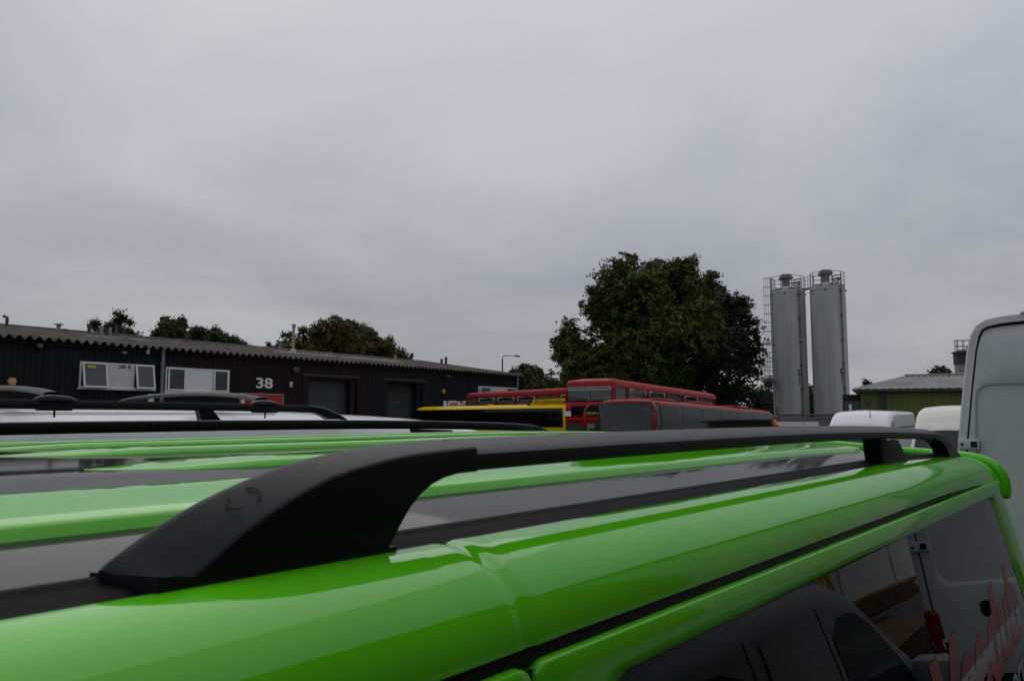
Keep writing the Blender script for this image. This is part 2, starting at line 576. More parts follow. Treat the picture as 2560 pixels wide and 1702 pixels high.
def green_van():
    root = empty('green_van', uv_world(UC, VC), PHI, label='bright lime green van with black striped roof and black roof rails, filling the foreground', cat='van')

    def P(u, v, z, far=False):
        if far:
            v = 2 * VC - v
        return (u - UC, v - VC, z + HC)

    def drop(u):
        q = max(0.0, (u - 1.9) / 0.95)
        f = max(0.0, (0.0 - u) / 0.9)
        return -0.019 * q * q - 0.06 * f * f

    def corner(u):
        q = min(max(0.0, (u - 2.86) / 0.09), 1)
        return 0.09 * (1 - math.sqrt(max(0, 1 - q * q)))

    us = list(np.arange(-0.9, 0.36, 0.09)) + list(np.arange(0.38, 0.66, 0.0065)) + list(np.arange(0.68, 2.86, 0.06)) + [2.86, 2.88, 2.90, 2.92, 2.935, 2.945, 2.95]
    us = [float(u) for u in us]

    # rounded roof sides (cantrails)
    def shoulder(u, th, far=False):
        a = R(th)
        g = math.exp(-((u - 0.512) / 0.0055) ** 2) * 0.0021 - math.exp(-((u - 0.528) / 0.014) ** 2) * 0.0006
        v = 0.500 - (0.0955 - g) * math.sin(a) + corner(u)
        z = -0.1905 + (0.078 - g) * math.cos(a) + drop(u) - 0.10 * corner(u)
        return P(u, v, z, far)
    ths = [2.9 * k for k in range(31)]
    for far in (False, True):
        b = MB()
        b.grid([[shoulder(u, t, far) for t in ths] for u in us])
        b.build('roof_side', GREEN, root, 180)

    # black ditch strips that carry the rails
    for far in (False, True):
        b = MB()
        prof = [(0.4985, -0.1150), (0.5000, -0.1133), (0.506, -0.1135), (0.512, -0.1105), (0.5300, -0.1080), (0.5335, -0.1060), (0.5370, -0.1042), (0.5420, -0.1042), (0.546, -0.1065), (0.550, -0.125)]
        b.grid([[P(u, v + corner(u), z + drop(u), far) for v, z in prof] for u in us])
        b.build('roof_ditch_strip', mat('ditch_rubber', (.0035, .0035, .004), .55, spec=.06), root, 50)

    # roof skin
    crown = [(0.54, -0.1330), (0.60, -0.1240), (0.66, -0.1140), (0.73, -0.1045), (0.90, -0.0920), (1.05, -0.0770), (1.185, -0.0737), (1.40, -0.0683), (1.62, -0.0636), (1.80, -0.0640), (1.95, -0.0720), (2.03, -0.0860)]
    rus = [float(u) for u in list(np.arange(-0.9, 2.86, 0.06)) + [2.88, 2.92, 2.945]]
    vs = [0.545 + (2.027 - 0.545) * i / 60 for i in range(61)]

    def zr(u, v):
        return sinterp(v, crown) + drop(u)
    b = MB()
    b.grid([[P(u, v, zr(u, v)) for v in vs] for u in rus])
    b.build('roof_panel', BLACKP, root, 180)

    # raised green ribs pressed into the roof, pointed at their front ends
    ribs = [(0.735, 0.925, -0.80, 0.0115, 0.3), (1.050, 1.190, 0.46, 0.0098, 0.27), (1.395, 1.500, 0.44, 0.0092, 0.27), (1.615, 1.710, 0.42, 0.009, 0.27), (1.800, 1.905, -0.80, 0.009, 0.3)]
    for v0, v1, u0, h, tip in ribs:
        rows = []
        u1 = 2.74
        tt = [0, .03, .08, .15, .25, .4, .6, .8, 1]
        uu = [u0 + tip * t for t in tt] + [float(q) for q in np.arange(u0 + tip + .08, u1 - .12, .09)] + [u1 - tip * .4 * (1 - t) for t in (0.0, .3, .6, .85, 1)]
        for u in uu:
            q = min(1, max(0, (u - u0) / tip))
            e = min(1, max(0, (u1 - u) / (tip * .4)))
            wq = min(1, q / .42) ** .85 * (math.sin(e * math.pi / 2) ** .6)
            hq = h * (0.14 + 0.86 * q * q * (3 - 2 * q)) * min(1, e * 1.6)
            c = (v0 + v1) / 2 + (1 - q) * 0.012
            hw = max(0.002, (v1 - v0) / 2 * wq)
            row = []
            sw = min(0.0135, hw * .45)
            for off, hh in [(-hw, -0.002), (-hw + sw * .12, .07), (-hw + sw * .3, .3), (-hw + sw * .55, .72), (-hw + sw * .8, .93), (-hw + sw * 1.15, 1), (-hw * .4, 1.02), (0, 1.03), (hw * .4, 1.02), (hw - sw * 1.15, 1), (hw - sw * .8, .93), (hw - sw * .55, .72), (hw - sw * .3, .3), (hw - sw * .12, .07), (hw, -.002)]:
                v = c + off
                row.append(P(u, v, zr(u, v) + (hq * hh if hh > 0 else -0.0015)))
            rows.append(row)
        b = MB()
        b.grid(rows)
        b.build('roof_rib', GREEN, root, 180)

    # side skin below the roof: v as a function of height
    vs_tab = [(-1.85, 0.37), (-1.70, 0.335), (-1.2, 0.312), (-0.80, 0.330), (-0.236, 0.3935), (-0.19, 0.4005)]

    def sh(u, z):
        q = min(1, max(0, (u - 2.3) / .375))
        return 0.8 * min(.45, max(0, -.23 - z)) * q * q * (3 - 2 * q)

    def side_v(z):
        return interp(z, vs_tab)
    zs = [-1.80, -1.70, -1.5, -1.2, -1.0, -.8, -.5, -.3, -.236, -.20]
    fus = [-1.95, -1.9, -1.75, -1.4, -1.1, -.9] + us[1:]

    def nose(u):
        q = min(1, max(0, (-1.2 - u) / 0.8))
        return 0.35 * q * q

    def ztop(u):                           # bonnet and windscreen line
        return interp(u, [(-1.95, -1.15), (-1.75, -.98), (-1.35, -.85), (-.82, -.22), (-.7, -.2)])
    for far in (False, True):
        b = MB()
        b.grid([[P(u + sh(u, z), side_v(max(-1.8, min(z, ztop(u)))) + 0.011 + corner(u) + nose(u), min(z, ztop(u)) , far) for z in zs] for u in fus])
        b.build('body_side', GREEN, root, 50)

    # sliding door with its window opening, front door likewise
    def frame(u0, u1, z1, z0, hu0, hu1, hz1, hz0, ro, ri, name, far=False):
        outer = rrect(u0, u1, z0, z1, ro, 8)
        inner = rrect(hu0, hu1, hz0, hz1, ri, 8)
        big = [math.hypot(a[0] - c[0], a[1] - c[1]) > .1 for a, c in zip(outer, outer[1:] + outer[:1])]
        dn = lambda o: [(a[0] + (c[0] - a[0]) * k / 12, a[1] + (c[1] - a[1]) * k / 12) for a, c, g in zip(o, o[1:] + o[:1], big) for k in (range(12) if g else (0,))]
        outer, inner = dn(outer), dn(inner)
        lay = []
        for k, (t, d) in enumerate([(0, .012), (0, .0015), (.02, -.0008), (.05, -.0016), (.40, -.0020), (.70, -.0018), (.80, -.0004), (.93, .0050), (1.0, .0108), (1.0, .016)]):
            lay.append([P(a[0] + (c[0] - a[0]) * t + sh(a[0] + (c[0] - a[0]) * t, a[1] + (c[1] - a[1]) * t), side_v(a[1] + (c[1] - a[1]) * t) + d + corner(a[0] + (c[0] - a[0]) * t), a[1] + (c[1] - a[1]) * t, far) for a, c in zip(outer, inner)])
        b_ = MB()
        b_.grid(lay, closed=True)
        return b_.build(name, GREEN, root, 60)
    for far in (False, True):
        frame(0.5165, 2.905, -0.1985, -1.72, 0.615, 2.675, -0.2400, -0.80, (.05, .05, .05, .012), (.06, .06, .045, .055), 'sliding_door', far)
        frame(-0.70, 0.5065, -0.1985, -1.72, -0.50, 0.488, -0.2125, -0.84, (.05, .05, .014, .3), (.08, .05, .03, .25), 'front_door', far)

    def pane(u0, u1, z0, z1, r, d, m, name, far=False):
        o = rrect(u0, u1, z0, z1, r, 8)
        o = [(a[0] + (c[0] - a[0]) * k / 12, a[1] + (c[1] - a[1]) * k / 12) for a, c in zip(o, o[1:] + o[:1]) for k in (range(12) if math.hypot(a[0] - c[0], a[1] - c[1]) > .1 else (0,))]
        n = len(o)
        b_ = MB()
        b_.add([P(a + sh(a, z), side_v(z) + d + corner(a), z, far) for a, z in o], [tuple(range(n))])
        return b_.build(name, m, root)
    for far in (False, True):
        rear_glass = pane(0.605, 2.685, -0.81, -0.2365, .05, 0.0088, TINT, 'side_window', far)
        pane(-0.51, 0.494, -0.85, -0.205, (.08, .05, .03, .25), 0.0085, TINT, 'front_window', far)
        # black gutter channel above the doors
        b = MB()
        b.grid([[P(u, v, z, far) for v, z in ((.4135, -.182), (.4105, -.1868), (.4075, -.1925), (.4065, -.200), (.412, -.208))] for u in [-.7, -.3, 0, .3, .6, .9, 1.2, 1.5, 1.75, 1.92, 1.955]])
        b.build('door_gutter', RUBBER, root, 60)
        b = MB()                           # dark gap between the two doors
        b.grid([[P(u, side_v(z) + .0068, z, far) for z in (-1.7, -1.2, -.8, -.4, -.204)] for u in (.5055, .5175)])
        b.build('door_gap', RUBBER, root)
        b = MB()                           # seam running on from the gutter to the rear pillar
        pts = [P(u, .4068 + .001, z, far) for u, z in ((1.95, -.1925), (2.2, -.1935), (2.45, -.196), (2.6, -.199), (2.68, -.204), (2.72, -.216), (2.75, -.24))]
        b.tube(pts, 0.0022, 6)
        b.build('rear_seam', mat('dark_green_seam', (0.03, 0.10, 0.012), .6), root, 60)

    # tail: rear face, window, spoiler lip
    def rear_v(z):
        return side_v(max(-1.8, z)) + .10
    b = MB()
    zz = [-1.8, -1.2, -.9, -.6, -.3, -.2, -.14]
    vv = [0, .25, .5, .75, 1]
    b.grid([[P(2.952 + sh(2.95, z), rear_v(z) + (2 * VC - 2 * rear_v(z)) * t, z + .012 * math.sin(t * math.pi) * (z > -.3)) for t in vv] for z in zz])
    b.build('tailgate', GREEN, root, 60)
    b = MB()
    o = rrect(.62, 1.95, -.85, -.32, .08)
    b.add([P(2.962 + sh(2.95, z), v, z) for v, z in o], [tuple(range(len(o)))])
    b.build('rear_window', TINT, root)
    path = [(0.399, -.262), (.3945, -.235), (.3975, -.205), (.407, -.182), (.424, -.162), (.447, -.1485), (.48, -.1395), (.52, -.1345), (.6, -.130), (.8, -.117), (1.0, -.104), (VC, -.094)]
    half = [P(2.935 + .02 * min(1, (v - .39) / .2), v, z) for v, z in path]
    other = [P(2.935 + .02 * min(1, (v - .39) / .2), v, z, True) for v, z in path[-2::-1]]
    fine = []
    ctrl = [Vector(p) for p in half + other]
    for i in range(len(ctrl) - 1):
        p0, p1, p2, p3 = ctrl[max(i - 1, 0)], ctrl[i], ctrl[i + 1], ctrl[min(i + 2, len(ctrl) - 1)]
        for k in range(4):
            t = k / 4
            fine.append(0.5 * ((2 * p1) + (-p0 + p2) * t + (2 * p0 - 5 * p1 + 4 * p2 - p3) * t * t + (-p0 + 3 * p1 - 3 * p2 + p3) * t ** 3))
    fine.append(ctrl[-1])
    rad = [0.016] * len(fine)
    rad[0] = rad[-1] = .008
    rad[1] = rad[-2] = .014
    b = MB()
    b.tube(fine, rad, 14)
    b.build('spoiler_lip', GREEN, root, 60)
    # tail lamps, bumper, front
    for far in (False, True):
        b = MB()
        b.bbox(3.25 - UC, 3.325 - UC, *sorted([P(0, .37, 0, far)[1], P(0, .47, 0, far)[1]]), .75, 1.30, .02)
        b.build('tail_lamp', REDLENS, root, 40)
        b = MB()
        b.bbox(-1.97 - UC, -1.72 - UC, *sorted([P(0, .60, 0, far)[1], P(0, .95, 0, far)[1]]), .72, .95, .05)
        b.build('headlight', CLEARLENS, root, 40)
    b = MB()
    b.bbox(3.2 - UC, 3.40 - UC, -.86, .86, .32, .58, .05)
    b.build('rear_bumper', GREEN, root, 40)
    b = MB()
    b.bbox(-2.03 - UC, -1.72 - UC, -.72, .72, .28, .66, .08)
    b.build('front_bumper', GREEN, root, 40)
    b = MB()                               # windscreen
    b.grid([[P(u + .12 * abs(t - .5) * 2, .42 + .12 * q + (2 * VC - .84 - .24 * q) * t, z) for t in (0, .25, .5, .75, 1)] for u, z, q in ((-1.42, -.84, 0), (-1.12, -.52, .5), (-.86, -.16, 1))])
    b.build('windscreen', DARKGLASS, root, 60)
    b = MB()
    b.grid([[P(u, .36 + k + (2 * VC - .72 - 2 * k) * t, z + .03 * math.sin(t * math.pi)) for t in (0, .25, .5, .75, 1)] for u, z, k in ((-1.93, -1.6, .33), (-1.95, -1.15, .33), (-1.75, -.97, .22), (-1.38, -.84, .03))])
    b.build('bonnet', GREEN, root, 60)
    b = MB()
    b.box(-1.7 - UC, 2.85 - UC, -.85, .85, .28, .40)
    b.build('floor_pan', RUBBER, root)
    for u in (-1.05, 1.95):
        for v in (.44, 2 * VC - .44):
            wheel(root, u - UC, v - VC, .33, .22)

    # ---- roof rails
    for far in (False, True):
        vo = 0.006 if far else 0.0
        rail = empty('roof_rail', (0, 0, 0))
        rail.parent = root
        rail_top = [(.50, -.0232), (.58, -.0228), (.8, -.0213), (1.13, -.0205), (1.6, -.0215), (2.0, -.0265), (2.2, -.031), (2.4, -.0365), (2.52, -.0415)]
        sec = [(-.0205, -.006), (-.0195, -.0015), (-.0150, .0000), (.012, .0000), (.0175, -.0015), (.0200, -.006), (.0200, -.024), (.017, -.0285), (.011, -.030), (-.012, -.030), (-.018, -.0285), (-.0205, -.024)]
        # the top of the bar leans towards the outside of the van
        sec = [(a, z - (0.012 * max(0, (.012 - a) / .03) if z > -.01 else 0)) for a, z in sec]
        b = MB()
        uu = [.545, .58, .65, .8, 1.0, 1.25, 1.5, 1.75, 2.0, 2.2, 2.4, 2.52]
        b.grid([[P(u, .5215 + a, sinterp(u, rail_top) + z + vo, far) for a, z in sec] for u in uu], closed=True)
        b.build('rail_bar', TEXT_BLACK, rail, 40)
        # front foot: outline (u, top z, bottom z)
        top = [(.2315, -.0995), (.2345, -.0965), (.2410, -.0920), (.2640, -.0780), (.297, -.0620), (.336, -.0480), (.374, -.0380), (.420, -.0302), (.470, -.0255), (.520, -.0235), (.552, -.0228)]
        bot = [(.2315, -.1165), (.437, -.1165), (.443, -.1105), (.449, -.1005), (.457, -.0905), (.467, -.0780), (.479, -.0680), (.493, -.0603), (.508, -.0555), (.525, -.0530), (.552, -.0525)]
        def foot_c(u, hgt):
            return min(interp(u, [(.22, .013), (.255, .0245), (.30, .0200), (.385, .0130), (.46, .0098), (.55, .0085)]), hgt * .8)
        st = sorted(set([p[0] for p in top] + [p[0] for p in bot] + [.25, .28, .315, .355, .385, .435, .4]))
        rows = []
        for u in st:
            zt = sinterp(u, top) + vo
            zb = interp(u, bot) + vo
            c = foot_c(u, zt - zb)
            k = min(1, (u - .2315) / .012 + .9)
            rows.append([P(u + .024 * max(0, (.0125 - a) / .037) * max(0, 1 - (u - .2315) / .16), .5215 + a, z, far) for a, z in ((-.0245 * k, zb), (-.0245 * k, zb + (zt - c - zb) * .5), (-.0241 * k, zt - c - .0010), (-.0233 * k, zt - c + .0006), (-.0210 * k, zt - c + .0022), (.0090, zt - .0016), (.0130, zt - .0002), (.0175, zt - .001), (.0205, zt - .005), (.0225, zb + (zt - zb) * .4), (.023, zb), (0, zb))])
        b = MB()
        b.grid(rows, closed=True)
        b.f.append(tuple(range(12)))
        o0 = len(rows) * 12 - 12
        b.f.append(tuple(o0 + k for k in range(11, -1, -1)))
        foot = b.build('front_foot', TEXT_BLACK, rail, 38)
        b = MB()                           # base plate of the foot
        rows = []
        for a_, u_ in ((.4968, .250), (.5452, .2285)):
            rows.append([P(q_, a_, z_, far) for q_, z_ in ((u_, -.122), (.452, -.122), (.452, -.1085 + vo), (.275, -.1060 + vo), (u_ + .012, -.1035 + vo), (u_, -.1020 + vo))])
        b.grid(rows, closed=True)
        b.f += [tuple(range(6)), tuple(range(6, 12))]
        b.build('foot_base', RUBBER, rail, 40)
        # round cap over the fixing screw, on the sloping top of the foot
        def on_top(u, a):
            zt = sinterp(u, top) + vo
            c = foot_c(u, zt - interp(u, bot) - vo)
            t_ = (a + .0210) / .030
            return (zt - c + .0022) * (1 - t_) + (zt - .0016) * t_
        for a0, a1 in ((125, 245), (-60, 60)):
            pts = []
            for k in range(11):
                t = R(a0 + (a1 - a0) * k / 10)
                uu_, aa = .322 + .0125 * math.cos(t), -.0035 + .0088 * math.sin(t)
                pts.append(P(uu_, .5215 + aa, on_top(uu_, aa) + .0002, far))
            b = MB()
            b.tube(pts, .0006, 6)
            b.build('screw_cap_groove', RUBBER, foot, 60)
        # rear intermediate foot
        b = MB()
        rows = []
        for t in [0, .1, .3, .6, .85, 1]:
            z = -.056 + (-.118 + .056) * t + vo
            ua, ub = 1.935 + .022 * t, 2.115 + .11 * t
            rows.append([P(u, .5215 + a, z - .008 * (u - 1.95) / .25, far) for u, a in ((ua, -.019), (ua + .008, -.0225), (ub - .03, -.0225), (ub, -.012), (ub, .014), (ub - .03, .0215), (ua + .008, .0215), (ua, .018))])
        b.grid(rows, closed=True)
        b.f.append(tuple(len(b.v) - 8 + k for k in range(8)))
        b.build('rear_support', TEXT_BLACK, rail, 35)
        # rear end: bar bends down into its foot
        pts = [(2.505, -.0410, -.0705), (2.56, -.0435, -.0745), (2.61, -.048, -.085), (2.65, -.054, -.100), (2.685, -.0625, -.126), (2.73, -.0745, -.135), (2.80, -.097, -.136), (2.86, -.1165, -.137), (2.905, -.131, -.138)]
        rows = []
        for u, zt, zb in pts:
            zt += vo
            rows.append([P(u, .5215 + a, z, far) for a, z in ((-.0215, zb), (-.0215, zt - .018), (-.0195, zt - .0125), (-.014, zt - .009), (.010, zt), (.0175, zt - .002), (.0205, zt - .008), (.0205, zb), (0, zb))])
        b = MB()
        b.grid(rows, closed=True)
        b.f.append(tuple(len(b.v) - 9 + k for k in range(9)))
        b.build('rear_foot', TEXT_BLACK, rail, 38)

    # ---- lettering on the tinted side window
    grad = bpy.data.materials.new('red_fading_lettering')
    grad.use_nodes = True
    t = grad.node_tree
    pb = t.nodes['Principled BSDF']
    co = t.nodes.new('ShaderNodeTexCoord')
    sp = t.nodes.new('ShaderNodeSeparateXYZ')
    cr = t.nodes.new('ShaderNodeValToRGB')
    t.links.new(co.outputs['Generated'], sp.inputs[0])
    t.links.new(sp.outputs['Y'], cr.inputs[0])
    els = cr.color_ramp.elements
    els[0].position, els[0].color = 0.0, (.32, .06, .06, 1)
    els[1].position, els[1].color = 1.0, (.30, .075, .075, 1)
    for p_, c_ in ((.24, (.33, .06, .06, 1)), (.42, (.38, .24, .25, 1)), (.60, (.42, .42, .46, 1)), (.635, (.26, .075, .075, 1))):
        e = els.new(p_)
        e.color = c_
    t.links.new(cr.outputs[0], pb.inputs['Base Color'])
    pb.inputs['Roughness'].default_value = .4
    tilt = math.atan((side_v(-.236) - side_v(-.8)) / .564)

    def decal(s, u, z, size, m, width, bold, shear, parent):
        # lies on the outside of the glass, facing the camera side
        loc = P(u, side_v(z) + .0088 - .0006, z)
        return text_obj('lettering', s, size, m, root, loc, (R(90) - tilt, 0, 0), .0, bold, shear, width, rise=.048)
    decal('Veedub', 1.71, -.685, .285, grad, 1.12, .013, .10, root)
    decal('transporters', 2.05, -.775, .110, mat('white_lettering', (.40, .41, .44), .4), .90, .002, .18, root)
    return root


green_van()


# ------------------------------------------------------------------ van shells
def make_shell(tabs, side_n=7, cor_n=7, roof_n=9):
    """skin of a van as a function S(x, s): s runs 0..1 from the near sill over the roof to the far sill"""
    def ring(x):
        h, hw, rc, cr, tum = (sinterp(x, tabs[k]) if k in ('h',) and tabs.get('smooth') else interp(x, tabs[k]) for k in ('h', 'hw', 'rc', 'cr', 'tum'))
        z0, zw = tabs['z0'], tabs.get('zw', 1.0)
        rc = min(rc, (h - z0) * .4, hw * .5)
        pts = []
        he = h - cr
        for i in range(side_n):
            z = z0 + (he - rc - z0) * i / (side_n - 1)
            y = hw - tum * max(0, (z - zw) / max(.05, he - zw)) - .04 * max(0, (.7 - z) / .5) ** 2
            pts.append((-y, z))
        yt = -pts[-1][0]
        for i in range(1, cor_n + 1):
            a = R(90 * i / cor_n)
            pts.append((-(yt - rc * 1.25 * (1 - math.cos(a))), he - rc + rc * math.sin(a)))
        ye = -pts[-1][0]
        half = []
        for i in range(1, roof_n):
            q = i / roof_n
            half.append((-ye * (1 - q), he + cr * (1 - (1 - q) ** 2)))
        pts += half + [(0, h)]
        return pts + [(-y, z) for y, z in pts[-2::-1]]

    def S(x, s):
        r_ = ring(x)
        f = s * (len(r_) - 1)
        i = min(int(f), len(r_) - 2)
        t = f - i
        return Vector((x, r_[i][0] * (1 - t) + r_[i + 1][0] * t, r_[i][1] * (1 - t) + r_[i + 1][1] * t))
    S.ring = ring
    return S


def skin(S, xs, m, parent, name='body', smooth=50, cap=True):
    b = MB()
    rows = [[(x, y, z) for y, z in S.ring(x)] for x in xs]
    b.grid(rows)
    n = len(rows[0])
    if cap:
        b.f.append(tuple(range(n)))
        b.f.append(tuple(len(b.v) - n + k for k in range(n)))
    return b.build(name, m, parent, smooth)


def patch(S, x0, x1, s0, s1, m, parent, name, d=.006, nx=6, ns=8, rnd=0.0, smooth=60):
    """a piece of the skin lifted by d: windows, door skins"""
    b = MB()
    rows = []
    for i in range(nx + 1):
        x = x0 + (x1 - x0) * i / nx
        e = min(i, nx - i) / nx
        cut = rnd * (1 - min(1, e * nx / 2)) ** 2
        row = []
        for k in range(ns + 1):
            s = s0 + (s1 - s0) * (cut + (1 - 2 * cut) * k / ns)
            p = S(x, s)
            dx = S(x + .01, s) - S(x - .01, s)
            ds = S(x, min(1, s + .004)) - S(x, max(0, s - .004))
            n = dx.cross(ds)
            if n.length > 1e-9:
                n.normalize()
            c = Vector((x, 0, .9))
            if n.dot(p - c) < 0:
                n = -n
            row.append(p + n * d)
        rows.append(row)
    b.grid(rows)
    return b.build(name, m, parent, smooth)


# ------------------------------------------------------------------ white van on the far side of the green one
def neighbour_van():
    uo, vo = 1.35, 3.95
    root = empty('white_van', uv_world(uo, vo), PHI, label='white van behind the green van, with black roof rails and curved black cross bars', cat='van')
    VR = 3.2                                # near rail
    uend = at_v(1018, 1054, 3.95, AZ)[0] - uo
    tabs = dict(h=[(-2.2, 2.05), (-1.9, 2.11), (-.8, 2.125), (.9, 2.125), (1.5, 2.115), (uend - .25, 2.085), (uend, 2.045), (uend + .9, 1.25), (uend + 1.6, 1.12), (uend + 1.85, .8)],
                hw=[(-2.2, .93), (uend, .95), (uend + 1.2, .93), (uend + 1.85, .75)], rc=[(-2.2, .10), (uend, .11), (uend + .3, .14), (uend + 1.8, .1)],
                cr=[(-2.2, .05), (1.5, .052), (uend, .05), (uend + .9, .04)], tum=[(-2.2, .16), (uend, .16), (uend + .9, .06), (uend + 1.8, .02)], z0=.32)
    S = make_shell(tabs)
    xs = [-2.2, -2.15, -2, -1.5, -1, -.5, 0, .5, 1, 1.3, uend - .5, uend - .25, uend - .1, uend, uend + .3, uend + .6, uend + .9, uend + 1.2, uend + 1.6, uend + 1.8, uend + 1.85]
    skin(S, xs, WHITE, root)
    patch(S, uend + .04, uend + .86, .24, .76, DARKGLASS, root, 'windscreen', .006)
    uw = at_v(971, 1085, 3.05, AZ)[0] - uo
    for a, b_ in ((.08, .165), (.835, .92)):
        patch(S, uw, uend + .12, a, b_, DARKGLASS, root, 'side_window', .005)
    # black seam between the door frames, roof seams pressed into the skin
    us = at_v(495, 1085, 3.0, AZ)[0] - uo
    for a, b_ in ((.02, .155), (.845, .98)):
        patch(S, us - .006, us + .006, a, b_, RUBBER, root, 'door_gap', .003, nx=1)
    for y in (-.42, -.14, .14, .42):
        b = MB()
        b.tube([(x, y, S(x, .5 + y * .25).z + (-.013 + .003 * (abs(y) < .2))) for x in (-1.9, -1.2, -.4, .4, 1.0)], .02, 8)
        b.build('roof_rib', WHITE, root, 60)
    for x in (-.62, .62):
        for y in (-.82, .82):
            wheel(root, (x / .62) * 1.4, y, .33, .22)
    # rails
    def zrail(u):
        return HC + interp(u, [(1.0, .058), (2.0, .052), (2.9, .040), (4, .03)])
    ue = at_v(862, 1046, VR, AZ)[0]
    ub = at_v(770, 1020, VR, AZ)[0]
    for sgn in (-1, 1):
        y = sgn * (vo - VR)
        rail = empty('roof_rail')
        rail.parent = root
        sec = [(-.018, -.006), (-.013, 0), (.013, 0), (.018, -.006), (.018, -.029), (.012, -.035), (-.012, -.035), (-.018, -.029)]
        b = MB()
        uu = [-.9, -.4, .2, .8, 1.3, 1.8, 2.3, ub]
        b.grid([[(u - uo, y + a, zrail(max(1.0, u)) + z) for a, z in sec] for u in uu], closed=True)
        b.build('rail_bar', TEXT_BLACK, rail, 40)
        b = MB()                            # long front foot
        zb = HC - .022
        n = 8
        rows = []
        for i in range(n + 1):
            t = i / n
            u = ub + (ue - ub) * t
            zt = zrail(ub) - (zrail(ub) - zb - .004) * t ** 1.9
            zl = zrail(ub) - .035 - (zrail(ub) - .035 - zb) * min(1, t * 2.0) ** 1.8
            rows.append([(u - uo, y + a, z) for a, z in ((-.02, zl), (-.02, zt - .008), (-.012, zt), (.012, zt), (.02, zt - .008), (.02, zl))])
        b.grid(rows, closed=True)
        b.f.append(tuple(len(b.v) - 6 + k for k in range(6)))
        b.build('front_foot', TEXT_BLACK, rail, 40)
        u0, u1 = at_v(492, 1025, VR, AZ)[0], at_v(552, 1045, VR, AZ)[0]
        b = MB()
        b.prism([(u0 - uo, zrail(u0) - .03), (u1 - .05 - uo, zrail(u1) - .03), (u1 - uo, zb - .01), (u0 + .015 - uo, zb - .01)], y - .018, y + .018)
        b.build('rail_support', TEXT_BLACK, rail, 40)
        b = MB()
        b.prism([(-.95 - uo, zb), (-.70 - uo, zb), (-.80 - uo, zrail(1) - .03), (-.9 - uo, zrail(1))], y - .018, y + .018)
        b.build('rear_foot', TEXT_BLACK, rail, 40)
    # arched cross bars clamped on the rails
    for xp in (136, 662):
        uc = at_v(xp, 1005, VR, AZ)[0]
        bar = empty('cross_bar')
        bar.parent = root
        y0 = vo - VR
        zc = zrail(uc)
        rows = []
        for i in range(21):
            t = -1 + 2 * i / 20
            z = zc + .026 + .030 * (1 - t ** 2) - .008 * t ** 8
            rows.append([(uc - uo + a, t * (y0 - .03), z + q) for a, q in ((-.034, 0), (-.02, .010), (.0, .013), (.02, .011), (.036, .001), (.018, -.008), (-.018, -.008))])
        b = MB()
        b.grid(rows, closed=True)
        b.build('bar', mat('satin_black_aluminium', (.005, .005, .006), .4, spec=.12), bar, 50)
        for sgn in (-1, 1):
            b = MB()
            rows = []
            for q, hw_, zt in ((-.072, .010, .001), (-.058, .022, .010), (-.040, .026, .0155), (-.015, .028, .0175), (.02, .028, .0165), (.05, .025, .012), (.068, .018, .006), (.082, .008, .001)):
                rows.append([(uc - uo + q, sgn * y0 + a, zc + z) for a, z in ((-hw_, -.004), (-hw_ * .9, zt * .6), (-hw_ * .5, zt), (0, zt * 1.06), (hw_ * .5, zt), (hw_ * .9, zt * .6), (hw_, -.004))])
            b.grid(rows)
            b.build('clamp', TEXT_BLACK, bar, 60)
            b = MB()
            b.bbox(uc - uo - .06, uc - uo + .06, sgn * y0 - .022, sgn * y0 + .022, zc - .0415, zc - .026, .006)
            b.build('clamp_jaw', RUBBER, bar, 50)
            b = MB()
            b.tube([(uc - uo, sgn * y0 - .005, zc - .04), (uc - uo, sgn * y0 - .005, zc - .066)], .004, 8)
            b.build('clamp_bolt', RUST, bar, 50)
    return root


neighbour_van()


